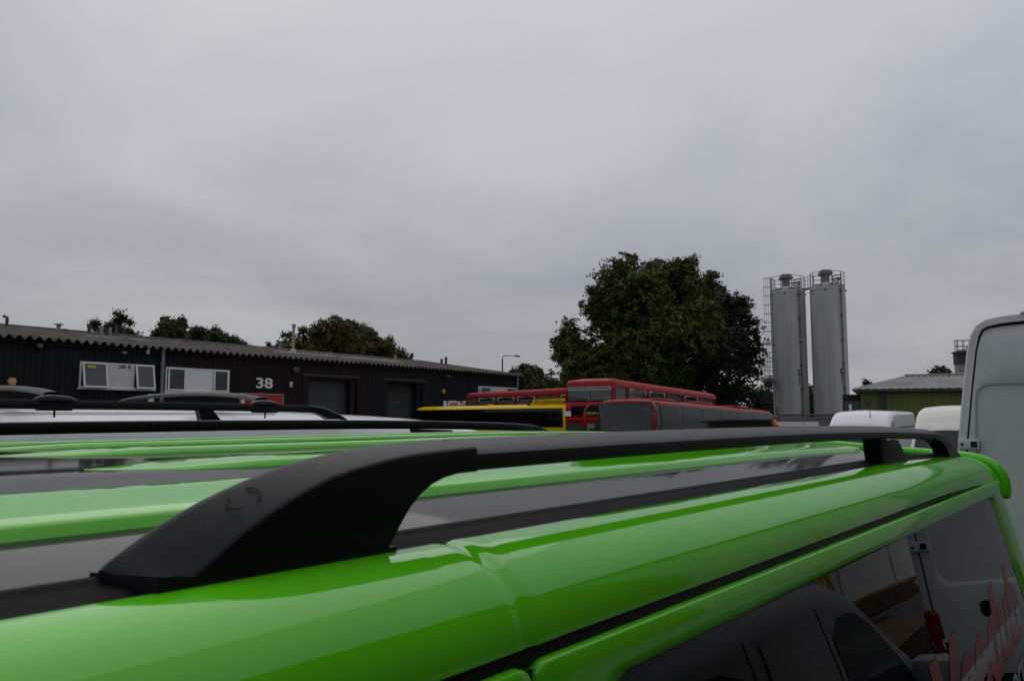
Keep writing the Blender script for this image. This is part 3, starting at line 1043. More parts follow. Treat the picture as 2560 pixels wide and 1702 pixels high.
# ------------------------------------------------------------------ tall white panel van parked behind, rear doors to the camera
def tall_van():
    UR, VM = 6.2, 0.19
    root = empty('tall_white_van', uv_world(UR + 2.9, VM), PHI, label='tall dusty white panel van at the right edge, rear doors towards us', cat='van')
    ox = -2.9
    prof = [(.45, .95), (.7, .98), (1.0, .985), (1.4, .968), (1.95, .912), (2.3, .868), (2.55, .832), (2.66, .806), (2.725, .772), (2.76, .715), (2.778, .62), (2.788, .45), (2.795, .22), (2.798, 0)]

    def outline(inset=0.0, zlow=.45):
        pts = []
        raw = [(-h, z) for z, h in prof] + [(h, z) for z, h in prof[-2::-1]]
        n = len(raw)
        for i, (y, z) in enumerate(raw):
            a, c = raw[max(i - 1, 0)], raw[min(i + 1, n - 1)]
            dy, dz = c[0] - a[0], c[1] - a[1]
            l_ = math.hypot(dy, dz)
            ny, nz = dz / l_, -dy / l_
            pts.append((y + ny * inset, max(z + nz * inset, zlow)))
        return pts
    o0 = outline()
    rows = []
    for x, k, dz in ((ox - .0, .985, -.012), (ox + .01, .994, -.004), (ox + .035, 1, 0), (0, 1, 0), (1.4, 1, 0), (1.75, .99, -.08), (2.1, .96, -.75), (2.55, .93, -1.55), (2.9, .82, -1.75), (2.95, .7, -2.0)):
        rows.append([(x, y * k, max(.45, z + dz)) for y, z in o0])
    b = MB()
    b.grid(rows)
    n = len(o0)
    b.f.append(tuple(len(b.v) - n + k for k in range(n)))
    # rear rim around the doors
    o1 = outline(.058)
    r0 = len(b.v)
    b.add([(ox, y * .985, z - .012 if z > .5 else z) for y, z in o0] + [(ox - .004, y, z) for y, z in o1] + [(ox + .03, y, z) for y, z in o1],
          [(i, i + 1, n + i + 1, n + i) for i in range(n - 1)] + [(n + i, n + i + 1, 2 * n + i + 1, 2 * n + i) for i in range(n - 1)])
    b.build('body', DIRTY, root, 42)
    b = MB()
    b.add([(ox + .022, y, z) for y, z in outline(.05)], [tuple(range(n))])
    b.build('door_seal', RUBBER, root)
    # gutter lip over the doors
    b = MB()
    b.bbox(ox - .012, ox + .2, -.50, .50, 2.770, 2.793, .008)
    b.build('roof_lip', DIRTY, root, 40)

    def lean(z):
        return max(0, z - 2.565) * .22

    def rdoor(sg):
        door = empty('rear_door')
        door.parent = root
        half = [(abs(y), z) for y, z in outline(.070)[:len(prof)]]
        half = [(h, z) for h, z in half if h > .02]
        half[0] = (half[0][0], .55)
        out_ = [(.008, .55)] + half + [(.008, half[-1][1] + .004)]
        # densify
        dense = []
        for i in range(len(out_)):
            a, c = out_[i], out_[(i + 1) % len(out_)]
            m_ = max(1, int(math.hypot(a[0] - c[0], a[1] - c[1]) / .06))
            dense += [(a[0] + (c[0] - a[0]) * k / m_, a[1] + (c[1] - a[1]) * k / m_) for k in range(m_)]
        cy, cz = .42, 1.85
        tgt = rrect(.06, .80, 1.12, 2.315, .085, 10)
        tgt = [((y if y < .4 else y - (.80 - .852) * (2.315 - z) / 1.2 - .012), z) for y, z in tgt]

        def hit(ang):
            best = None
            for i in range(len(tgt)):
                a, c = tgt[i], tgt[(i + 1) % len(tgt)]
                d = (math.cos(ang), math.sin(ang))
                ex, ez = c[0] - a[0], c[1] - a[1]
                den = d[0] * ez - d[1] * ex
                if abs(den) < 1e-9:
                    continue
                t_ = ((a[0] - cy) * ez - (a[1] - cz) * ex) / den
                s_ = ((a[0] - cy) * d[1] - (a[1] - cz) * d[0]) / den
                if t_ > 0 and -1e-6 <= s_ <= 1 + 1e-6:
                    best = t_ if best is None else min(best, t_)
            return (cy + best * math.cos(ang), cz + best * math.sin(ang))
        inner = [hit(math.atan2(z - cz, y - cy)) for y, z in dense]

        def mixp(t):
            return [(a[0] + (c[0] - a[0]) * t, a[1] + (c[1] - a[1]) * t) for a, c in zip(dense, inner)]

        def shrink(k):
            return [(cy + (y - cy) * k, cz + (z - cz) * k) for y, z in inner]
        lay = [(dense, .018), (dense, -.004), (mixp(.03), -.010), (mixp(.35), -.0105), (mixp(.7), -.0105), (inner, -.0105), (shrink(.985), -.007), (shrink(.965), .004), (shrink(.94), .006), (shrink(.6), .005), (shrink(.2), .004)]
        b_ = MB()
        b_.grid([[(ox + d + lean(z), sg * y, z) for y, z in l_] for l_, d in lay], closed=True)
        m_ = len(dense)
        b_.f.append(tuple(len(b_.v) - m_ + k for k in range(m_)))
        b_.build('door_panel', DIRTY, door, 30)
        for hz in (1.90, 1.41, .75):
            yy = interp(hz, [(z, h) for z, h in prof]) - .065
            b_ = MB()
            b_.bbox(ox - .028, ox + .005, *sorted([sg * (yy - .075), sg * (yy + .055)]), hz - .035, hz + .035, .006)
            h_ = b_.build('hinge', DIRTY, door, 40)
            b_ = MB()
            b_.box(ox - .031, ox - .02, *sorted([sg * (yy - .062), sg * (yy - .022)]), hz - .02, hz + .02)
            b_.build('hinge_recess', RUBBER, h_)
            b_ = MB()
            b_.tube([(ox - .033, sg * (yy + .03), hz), (ox - .02, sg * (yy + .03), hz)], .009, 10)
            b_.build('hinge_bolt', RUBBER, h_, 50)
        return door
    for sg in (-1, 1):
        rdoor(sg)
        b = MB()
        b.bbox(ox - .03, ox + .14, *sorted([sg * .885, sg * .99]), .52, .98, .03)
        lamp = b.build('tail_lamp', REDLENS, root, 40)
        b = MB()
        b.bbox(ox - .034, ox, *sorted([sg * .895, sg * .975]), .56, .70, .02)
        b.build('reversing_lens', CLEARLENS, lamp, 40)
    b = MB()
    b.bbox(ox - .03, ox + .01, -.62, -.54, .92, 1.02, .03)
    b.build('door_handle', RUBBER, root, 40)
    b = MB()
    b.bbox(ox - .12, ox + .1, -.95, .95, .38, .52, .03)
    b.build('step_bumper', RUBBER, root, 40)
    for x in (-1.95, 1.9):
        for y in (-.86, .86):
            wheel(root, x, y, .36, .24)
    return root


tall_van()


# ------------------------------------------------------------------ front-facing white vans by the shed
def front_van(name, label, corner_px, d, hd, H, W, Lg, m, side, zwt):
    """corner_px: pixel of the front corner on the camera's side that is nearest; x runs to the rear"""
    az = R(hd)
    c = px(corner_px[0], corner_px[1], d)
    gx, gy = c.x, c.y
    cx_ = gx + Lg / 2 * math.sin(az) - W / 2 * math.cos(az)
    cy_ = gy + Lg / 2 * math.cos(az) + W / 2 * math.sin(az)
    g = ground_z(cx_, cy_)
    root = empty(name, (cx_, cy_, g), R(90) - az, label=label, cat='van')
    f = -Lg / 2
    tabs = dict(h=[(f, .95), (f + .12, 1.12), (f + .55, 1.28), (f + .62, 1.32), (f + 1.12, zwt), (f + 1.22, zwt + .1), (f + 1.52, H - .16), (f + 1.75, H - .05), (f + 2.1, H), (-f - .05, H - .01), (-f, H - .06)],
                hw=[(f, W * .38), (f + .12, W * .45), (f + .5, W / 2), (-f, W / 2 - .02)], rc=[(f, .1), (f + .6, .12), (f + 1.2, .15), (f + 1.7, .14), (-f, .12)],
                cr=[(f, .05), (f + 1.1, .06), (f + 1.6, .05), (-f, .04)], tum=[(f, .02), (f + .6, .05), (f + 1.2, .15), (-f, .19)], z0=.35)
    S = make_shell(tabs)
    xs = [f, f + .05, f + .12, f + .3, f + .55, f + .62, f + .8, f + 1.0, f + 1.12, f + 1.22, f + 1.36, f + 1.52, f + 1.64, f + 1.75, f + 1.9, f + 2.1, 0.4, 1.2, 1.9, -f - .05, -f]
    skin(S, xs, m, root)
    patch(S, f + .66, f + 1.09, .26, .74, DARKGLASS, root, 'windscreen', .008)
    for a, b_ in ((.085, .135), (.865, .915)):
        patch(S, f + 1.0, f + 1.75, a, b_, DARKGLASS, root, 'side_window', .006, rnd=.2)
    for a, b_ in ((.03, .165), (.835, .97)):
        for x in (f + 1.92, f + 3.0):
            patch(S, x, x + .012, a, b_, mat('panel_gap_grey', (.13, .13, .13), .7), root, 'door_gap', .003, nx=1)
        for s_ in (a + (b_ - a) * (.93 if a < .5 else .07), a + (b_ - a) * (.62 if a < .5 else .38)):
            patch(S, f + 2.2, -f - .25, s_ - .0018, s_ + .0018, mat('panel_gap_grey', (.13, .13, .13), .7), root, 'swage_line', .003, ns=1)
    if side:
        b = MB()
        b.tube([(f + 1.5, -.32, H - .23), (f + 1.42, -.32, H - .17), (f + 1.42, -.32, H + .42)], [.02, .014, .004], 6)
        b.build('aerial', RUBBER, root, 60)
    for y in (-.62, .62):
        b = MB()
        b.bbox(f - .02, f + .2, y - .17, y + .17, .78, 1.0, .05)
        b.build('headlight', CLEARLENS, root, 40)
    b = MB()
    b.bbox(f - .06, f + .3, -W / 2 + .1, W / 2 - .1, .38, .68, .08)
    b.build('front_bumper', RUBBER, root, 40)
    for sg in (-1, 1):
        b = MB()
        b.bbox(f + .95, f + 1.08, *sorted([sg * (W / 2 - .02), sg * (W / 2 + .2)]), 1.38, 1.72, .04)
        b.build('door_mirror', RUBBER, root, 40)
    for x in (f + .85, -f - 1.0):
        for y in (-W / 2 + .14, W / 2 - .14):
            wheel(root, x, y, .34, .23)
    return root


front_van('white_van', 'white high roof van with a roof aerial, below the silos', (2214, 1068), 24.7, 38.3, 2.86, 2.22, 5.2, WHITE, True, 2.37)
front_van('cream_van', 'cream coloured high roof van, half hidden by the tall white van', (2474, 1070), 19.1, 38.6, 2.80, 2.05, 5.2, CREAM, False, 2.20)


# ------------------------------------------------------------------ small white van beside the camera (seen mirrored in the tinted window)
def small_van():
    u0, u1, v0, v1 = 1.35, 5.25, -1.95, -.30
    root = empty('small_van', uv_world((u0 + u1) / 2, (v0 + v1) / 2), PHI, label='small white van, shade painted in, mirrored in the tinted side window of the green van', cat='van')
    Lh = (u1 - u0) / 2
    W = v1 - v0
    tabs = dict(h=[(-Lh, 1.45), (-Lh + .06, 1.56), (-Lh + .35, 1.63), (-.6, 1.66), (0, 1.645), (.3, 1.60), (.42, 1.56), (1.0, 1.05), (1.45, .96), (Lh - .08, .82), (Lh, .66)],
                hw=[(-Lh, W / 2 - .03), (1.0, W / 2), (Lh - .2, W / 2 - .06), (Lh, W / 2 - .2)], rc=[(-Lh, .12), (.6, .14), (Lh, .1)], cr=[(-Lh, .04), (Lh, .04)], tum=[(-Lh, .11), (.4, .12), (1.0, .03), (Lh, .01)], z0=.26, zw=.9)
    S = make_shell(tabs)
    skin(S, [-Lh, -Lh + .02, -Lh + .06, -Lh + .2, -Lh + .35, -1.1, -.6, -.3, 0, .15, .3, .42, .6, .8, 1.0, 1.2, 1.45, 1.7, Lh - .08, Lh], SHADEDW, root)
    patch(S, .45, .97, .25, .75, DARKGLASS, root, 'windscreen', .006)
    for a, b_ in ((.066, .137), (.863, .934)):
        patch(S, .0, .70, a, b_, DARKGLASS, root, 'front_window', .006, rnd=.15)
        patch(S, -1.72, -.80, a, b_, DARKGLASS, root, 'rear_side_window', .006, rnd=.12)
    for a, b_ in ((.02, .16), (.84, .98)):
        for x in (-.06, -.74):
            patch(S, x, x + .01, a, b_, RUBBER, root, 'door_gap', .003, nx=1)
        patch(S, -.64, -.14, a + .045 if a < .5 else a + .012, b_ - .012 if a < .5 else b_ - .045, SHADEDW, root, 'side_panel', .012, rnd=.12)
    for sg in (-1, 1):
        b = MB()
        o = rrect(*sorted([sg * .03, sg * .60]), .92, 1.38, .07)
        b.add([(-Lh - .012, y, z) for y, z in o], [tuple(range(len(o)))])
        b.build('rear_window', DARKGLASS, root)
    b = MB()
    b.bbox(-.70, -.54, W / 2 - .02, W / 2 + .03, .88, .93, .01)
    b.build('door_handle', RUBBER, root, 40)
    for sg in (-1, 1):
        b = MB()
        b.bbox(.66, .78, *sorted([sg * (W / 2 - .02), sg * (W / 2 + .16)]), .95, 1.14, .03)
        b.build('door_mirror', SHADEDW, root, 40)
    for x in (-1.2, 1.25):
        for y in (-W / 2 + .12, W / 2 - .12):
            wheel(root, x, y, .29, .2)


small_van()


# ------------------------------------------------------------------ workshop on the camera's side (mirrored in window and paint)
def workshop():
    root = empty('workshop_building', uv_world(4.0, -3.0), PHI, label='brown and pale painted workshop mirrored in the tinted window of the green van', cat='building')
    Hh = 5.7
    b = MB()
    b.box(2.9, 32, -9, 0, 0, Hh)
    b.build('wall', WALLW, root)
    b = MB()
    b.box(-22, 2.9, -9, .02, 0, Hh)
    b.build('brown_wall', BRICK, root)
    b = MB()
    b.box(-22.3, 32.3, -9.3, .25, Hh, Hh + .15)
    b.build('roof', FIBRE, root)
    for x in (-15, -9, -3):
        b = MB()
        b.box(x, x + 3.6, 0.021, .06, 0, 3.8)
        b.build('roller_door', SHUTTER, root)
    for x in (4.6, 7, 9.5, 13):
        b = MB()
        b.box(x, x + .03, 0, .02, 0, Hh)
        b.build('wall_joint', GREYP, root)


workshop()
pile = empty('timber_pile', uv_world(9.0, -2.35), PHI, label='pile of sawn timber mirrored in the tinted window of the green van', cat='timber')
for i in range(14):
    b = MB()
    x = -.5 + .11 * i
    b.add([(x - .6 + q * 2.0, -.5 + .02 * i + k * .09 + q * .5, .30 + .05 * (i % 4) + h_ * .04 + q * .10) for q in (0, 1) for k in (0, 1) for h_ in (0, 1)], [(0, 1, 3, 2), (4, 6, 7, 5), (0, 4, 5, 1), (2, 3, 7, 6), (0, 2, 6, 4), (1, 5, 7, 3)])
    b.build('plank', TIMBER, pile)
b = MB()
b.box(-.9, 1.4, -.55, .6, 0, .26)
b.build('pallet_stack', TIMBER, pile)
pole = empty('yellow_trestle', uv_world(9.7, -2.75), PHI, label='yellow steel trestle and pole mirrored in the tinted window of the green van', cat='trestle')
b = MB()
b.tube([(-.4, 0, 0), (.1, 0, 1.1), (.6, 0, 0)], .04, 8)
b.tube([(-.3, 0, 1.1), (.9, 0, 1.35)], .045, 8)
b.build('frame', YSTEEL, pole, 40)
b = MB()
b.tube([(.1, .05, 0), (.1, .05, 3.2)], .025, 8)
b.build('pole', YSTEEL, pole, 40)
b = MB()
b.box(.08, .3, 0, .06, 2.5, 2.7)
b.build('bracket', ORANGE, pole)


# ------------------------------------------------------------------ buses
def frame_root(name, corner, hd, tilt, label, cat, group=None):
    az = R(hd)
    return empty(name, corner, R(90) - az, tilt, label, cat, group)


def bus_tilt(c, hd, Lg):
    e = Vector((math.sin(R(hd)), math.cos(R(hd)), 0))
    g0 = ground_z(c[0], c[1])
    p = Vector(c) + e * Lg
    return math.atan2(g0 - ground_z(p.x, p.y), Lg)


def plate(b, S, poly, y):
    n = len(poly)
    b.add([(x, y, z) for x, z in poly], [tuple(range(n))])


def double_decker(name, label, c, hd, H, m, Lg=9.4, W=2.45, front=True, vents=(1, 2, 4), extra_tilt=0.0):
    root = frame_root(name, (c[0], c[1], ground_z(*c)), hd, bus_tilt((c[0], c[1], 0), hd, Lg) + extra_tilt, label, 'bus', 'parked buses and coaches')
    zs, zt = H - .93, H - .36               # upper deck window band
    # lower deck: solid up to the upper deck sill
    b = MB()
    b.bbox(0, Lg, 0, W, .35, zs, .07, 3)
    body = b.build('lower_body', m, root, 40)
    # roof, domed with rounded edges
    rows = []
    for x, dx in ((0.03, -.20), (.10, -.09), (.35, -.015), (1.2, 0), (Lg - 1, 0), (Lg - .3, -.03), (Lg - .08, -.10), (Lg - .02, -.2)):
        r_ = []
        for y, z in ((0.0, zt), (0.0, zt + .08), (.03, H - .17), (.10, H - .09), (.25, H - .04), (.6, H - .01), (W / 2, H), (W - .6, H - .01), (W - .25, H - .04), (W - .10, H - .09), (W - .03, H - .17), (W, zt + .08), (W, zt)):
            r_.append((x, y, min(z, max(zt, H + dx)) if z > zt + .1 else z))
        rows.append(r_)
    b = MB()
    b.grid(rows)
    n = 13
    b.f.append(tuple(range(n)))
    b.f.append(tuple(len(b.v) - n + k for k in range(n)))
    b.grid([[(x, .01, zt + .004), (x, W - .01, zt + .004)] for x in (.04, Lg - .04)])
    b.build('roof', m, root, 45)
    # pillars
    xs = [.0, 1.05] + [1.05 + (Lg - 1.35) * i / 5 for i in range(1, 6)]
    xs = xs + [Lg]
    for y in (0, W):
        for i, x in enumerate(xs):
            x0 = x - (.0 if i == 0 else .07)
            x1 = x + (.13 if i == 0 else .07)
            if i == len(xs) - 1:
                x0, x1 = Lg - .16, Lg
            b = MB()
            b.box(x0, x1, *sorted([y, y + (.07 if y == 0 else -.07)]), zs - .03, zt + .03)
            b.build('pillar', m, root)
    for y0, y1 in ((0.071, .12), (W - .12, W - .071)):
        b = MB()
        b.box(0.001, .09, y0, y1, zs - .03, zt + .03)
        b.build('pillar', m, root)
    b = MB()
    b.box(Lg - .09, Lg - .001, .072, W - .072, zs - .03, zt + .03)
    b.build('rear_panel', m, root)
    # upper deck panes and vents
    for y, yo in ((.02, -1), (W - .02, 1)):
        for i in range(len(xs) - 1):
            x0, x1 = xs[i] + .06, xs[i + 1] - .06
            b = MB()
            b.box(x0, x1, y - .003, y + .003, zs - .01, zt + .01)
            p = b.build('window', BUSGLASS, root)
            o = rrect(x0 + .02, x1 - .02, zs + .005, zt - .005, .06, 4)
            b = MB()
            q = [(x, y + yo * .026, z) for x, z in o]
            b.tube(q + [q[0]], .016, 5, caps=False)
            b.build('window_rubber', RUBBER, p, 60)
            if i in vents:
                o = rrect(x0 + .10, x1 - .10, zt - .20, zt - .04, .03, 3)
                q = [(x, y + yo * .036, z) for x, z in o]
                b = MB()
                b.tube(q + [q[0]], .018, 5, caps=False)
                b.build('hopper_vent_frame', WPLAS, p, 60)
                b = MB()
                b.box(x0 + .12, x1 - .12, *sorted([y + yo * .010, y + yo * .022]), zt - .18, zt - .06)
                b.build('hopper_vent', DARKGLASS, p)
    # front upper panes
    for y0, y1 in ((.10, W / 2 - .02), (W / 2 + .02, W - .10)):
        b = MB()
        b.box(.015, .021, y0, y1, zs - .01, zt + .01)
        p = b.build('front_upper_window', BUSGLASS, root)
        o = rrect(y0 + .03, y1 - .03, zt - .13, zt - .03, .03, 3)
        q = [(-.012, y, z) for y, z in o]
        b = MB()
        b.tube(q + [q[0]], .016, 5, caps=False)
        b.build('vent_frame', WPLAS, p, 60)
        o = rrect(y0, y1, zs + .005, zt - .005, .10, 5)
        q = [(-.004, y, z) for y, z in o]
        b = MB()
        b.tube(q + [q[0]], .018, 5, caps=False)
        b.build('window_rubber', RUBBER, p, 60)
    b = MB()
    b.box(-.02, .02, W / 2 - .018, W / 2 + .018, zs - .01, zt + .01)
    b.build('centre_bar', GREYP, root)
    # upper deck floor, seats, poles, seen through the glass
    for i in range(8):
        x = 1.2 + i * .92
        for y0 in (.18, W - 1.02):
            b = MB()
            b.bbox(x, x + .12, y0, y0 + .84, zs - .02, zs + .09, .04)
            s = b.build('seat_back', SEATM, root, 50)
            b = MB()
            b.tube([(x + .05, y0 + .05, zs + .12), (x + .05, y0 + .79, zs + .12)], .022, 6)
            b.build('grab_rail', WPLAS, s, 60)
    for i in range(4):
        for yy in (.75, W - .75):
            b = MB()
            b.tube([(1.9 + 1.84 * i, yy, zs), (1.9 + 1.84 * i, yy, zt)], .025, 6)
            b.build('handrail_pole', WPLAS, root, 60)
    # lower deck windows on both sides, front windscreen, display
    for y, yo in ((0, -1), (W, 1)):
        for i in range(1, len(xs) - 1):
            b = MB()
            b.box(xs[i] + .08, xs[i + 1] - .08, *sorted([y + yo * .001, y + yo * .012]), 1.45, 2.28)
            b.build('lower_window', DARKGLASS, root)
    if front:
        zd0, zd1 = H - 1.53, H - 1.14
        b = MB()
        b.bbox(-.05, .02, .10, W - .10, zd0 - .24, zd1 + .10, .045, 3)
        box_ = b.build('display_surround', m, root, 45)
        b = MB()
        b.bbox(-.075, -.045, .06, W - .06, zd0 - .20, zd0 - .10, .014)
        b.build('red_ledge', m, root, 45)
        b = MB()
        b.box(-.062, -.05, .36, W - .34, zd0, zd1)
        d = b.build('destination_display', GLOSSBLACK, root)
        text_obj('display_text', 'CRP.AP ARKS', .15, mat('display_yellow', (.55, .55, .03), .6), root, (-.066, 1.25, zd0 + .05), (R(90), 0, R(-90)), .002, .002, 0, .80)
        for y0, y1 in ((.03, .30), (W - .33, W - .0)):
            b = MB()
            b.box(-.056, -.001, y0, y1, zd0 - .02, zd0 + .18)
            b.build('white_band', SIGNWHITE, root)
        b = MB()
        o = rrect(.10, W - .10, 1.30, zd0 - .28, .14, 5)
        b.add([(-.006, y, z) for y, z in o], [tuple(range(len(o)))])
        ws = b.build('windscreen', mat('bus_windscreen', (.055, .058, .06), .05, spec=.6), root)
        b = MB()
        b.box(-.03, -.008, W * .50 - .015, W * .50 + .015, 1.32, zd0 - .30)
        b.build('windscreen_bar', GREYP, root)
        b = MB()
        b.box(-.012, -.008, W * .38, W * .48, zd0 - .48, zd0 - .34)
        b.build('notice', mat('notice_paper', (.28, .24, .12), .8), root)
        # small fleet number above the window
        text_obj('fleet_number', '494', .10, mat('dark_red', (.12, .004, .004), .6), root, (-.012, .95, zt + .12), (R(90), 0, R(-90)), .001)
    for x in (1.9, Lg - 2.4):
        for y in (.18, W - .18):
            wheel(root, x, y, .48, .3)
    return root


dd1 = px(1530, 1000, 30.7)
double_decker('double_decker_bus', 'bright red double decker bus with a destination display, facing the camera', (dd1.x, dd1.y), 38.9, 4.10, RED, W=2.32, vents=(1, 2, 4), extra_tilt=.008)
dd2 = px(1166, 1000, 43.5)
double_decker('double_decker_bus', 'faded red double decker bus standing behind the yellow bus', (dd2.x, dd2.y), 140.0, 4.07, DULLRED, front=False, vents=(1, 2, 3, 5), extra_tilt=-.003)


def red_coach():
    c = px(1632, 1020, 27.0)
    Lg, W, H = 11.4, 2.45, 3.08
    root = frame_root('red_coach', (c.x, c.y, ground_z(c.x, c.y)), 38.9, bus_tilt((c.x, c.y, 0), 38.9, Lg) - .006, 'low red coach with dark tinted windows and drooping mirrors', 'coach', 'parked buses and coaches')
    rows = []
    prof = [(0, .4), (-.02, 1.2), (0.0, 2.2), (.05, 2.75), (.10, 2.93), (.22, 3.03), (.45, 3.075), (W / 2, 3.10), (W - .45, 3.075), (W - .22, 3.03), (W - .10, 2.93), (W - .05, 2.75), (W, 2.2), (W + .02, 1.2), (W, .4)]
    for x, ins, dz in ((-.02, .28, -.10), (.03, .16, -.06), (.10, .08, -.03), (.22, .02, -.01), (.45, 0, 0), (Lg * .5, 0, 0), (Lg - .4, .0, -.01), (Lg - .12, .04, -.04), (Lg - .03, .10, -.10), (Lg, .2, -.2)):
        bow = 0 if x > 1 else .0
        rows.append([(x + max(0, (z - 1.6)) * .10 * (x < .3) * (1 - x / .3), W / 2 + (y - W / 2) * (1 - ins / (W / 2)), z + (dz if z > 2.5 else 0)) for y, z in prof])
    b = MB()
    b.grid(rows)
    n = len(prof)
    b.f.append(tuple(range(n)))
    b.f.append(tuple(len(b.v) - n + k for k in range(n)))
    b.build('body', COACHRED, root, 45)
    glass = mat('coach_tinted_glass', (.006, .006, .0065), .05, spec=.27)
    trim = mat('coach_black_band', (.01, .01, .011), .25)
    # black band with separate panes, both sides
    for y, yo in ((0, -1), (W, 1)):
        def yat(z):
            return interp(z, [(1.2, -.02), (2.2, 0), (2.75, .05), (2.93, .10)])
        b = MB()
        zz = (1.98, 2.2, 2.5, 2.75, 2.92)
        b.grid([[(x, (y + yat(z) - .006) if yo < 0 else (y - yat(z) + .006), z) for z in zz] for x in (1.15, 4, 8, Lg - .18)])
        b.build('window_band', trim, root, 40)
        edges = [2.15, 3.85, 5.55, 7.2, 8.8, 10.9]
        for a, e in zip(edges, edges[1:]):
            b = MB()
            zz = (2.04, 2.2, 2.5, 2.75, 2.88)
            b.grid([[(x, (y + yat(z) - .014) if yo < 0 else (y - yat(z) + .014), z) for z in zz] for x in (a + .03, e - .03)])
            b.build('window', glass, root, 40)
        b = MB()                            # passenger door glass
        zz = (.95, 1.6, 2.2, 2.75, 2.86)
        b.grid([[(x, (y + yat(z) - .012) if yo < 0 else (y - yat(z) + .012), z) for z in zz] for x in (1.22, 1.88)])
        b.build('door_window', glass, root, 40)
        b = MB()
        zz = (1.25, 1.8, 2.2, 2.75, 2.90)
        b.grid([[(x, (y + yat(z) - .008) if yo < 0 else (y - yat(z) + .008), z) for z in zz] for x in (.50, 1.14)])
        b.build('driver_window', glass, root, 40)
    # windscreen wraps round the front corners
    wsr = []
    edge = [(.52, -.016), (.32, -.010), (.20, .006), (.13, .035), (.075, .07), (.02, .13), (-.02, .21), (-.042, .30), (-.05, .6), (-.052, W / 2)]
    edge = edge + [(x, W - y) for x, y in edge[-2::-1]]
    for z in (1.15, 1.5, 1.9, 2.3, 2.6, 2.82, 2.95):
        lean = max(0, z - 1.6) * .10
        tuck = interp(z, [(2.2, 0), (2.75, .05), (2.93, .10), (3.0, .14)])
        wsr.append([(x + lean * max(0, 1 - max(0, x) / .3), y + tuck * (1 - 2 * y / W) * .9, z) for x, y in edge])
    b = MB()
    b.grid(wsr)
    b.build('windscreen', mat('coach_windscreen', (.030, .031, .033), .06, spec=.45), root, 60)
    # dark seal around it
    ring = wsr[-1] + [r_[-1] for r_ in wsr[-2::-1]] + wsr[0][-2::-1] + [r_[0] for r_ in wsr[1:-1]]
    b = MB()
    b.tube([Vector(p) + Vector((-.008, 0, 0)) for p in ring + ring[:1]], .022, 5, caps=False)
    b.build('windscreen_seal', RUBBER, root, 60)
    for yy, sg in ((.10, -1), (W - .10, 1)):
        mir = empty('mirror')
        mir.parent = root
        b = MB()
        b.tube([(.12, yy, 2.92), (-.16, yy + sg * .22, 2.86), (-.28, yy + sg * .30, 2.66), (-.28, yy + sg * .30, 2.5)], [.04, .04, .035, .03], 8)
        b.build('mirror_arm', COACHRED, mir, 60)
        b = MB()
        b.bbox(-.33, -.23, yy + sg * .30 - .06, yy + sg * .30 + .06, 1.98, 2.58, .04, 3)
        b.build('mirror_head', COACHRED, mir, 50)
    for x, l_ in ((1.6, 1.0), (4.6, 1.4), (8.3, 1.3)):
        b = MB()
        b.bbox(x, x + l_, .55, W - .55, 3.07, 3.17, .04)
        b.build('roof_hatch', COACHRED, root, 50)
    for x in (2.3, Lg - 3.0):
        for y in (.2, W - .2):
            wheel(root, x, y, .5, .3)


red_coach()


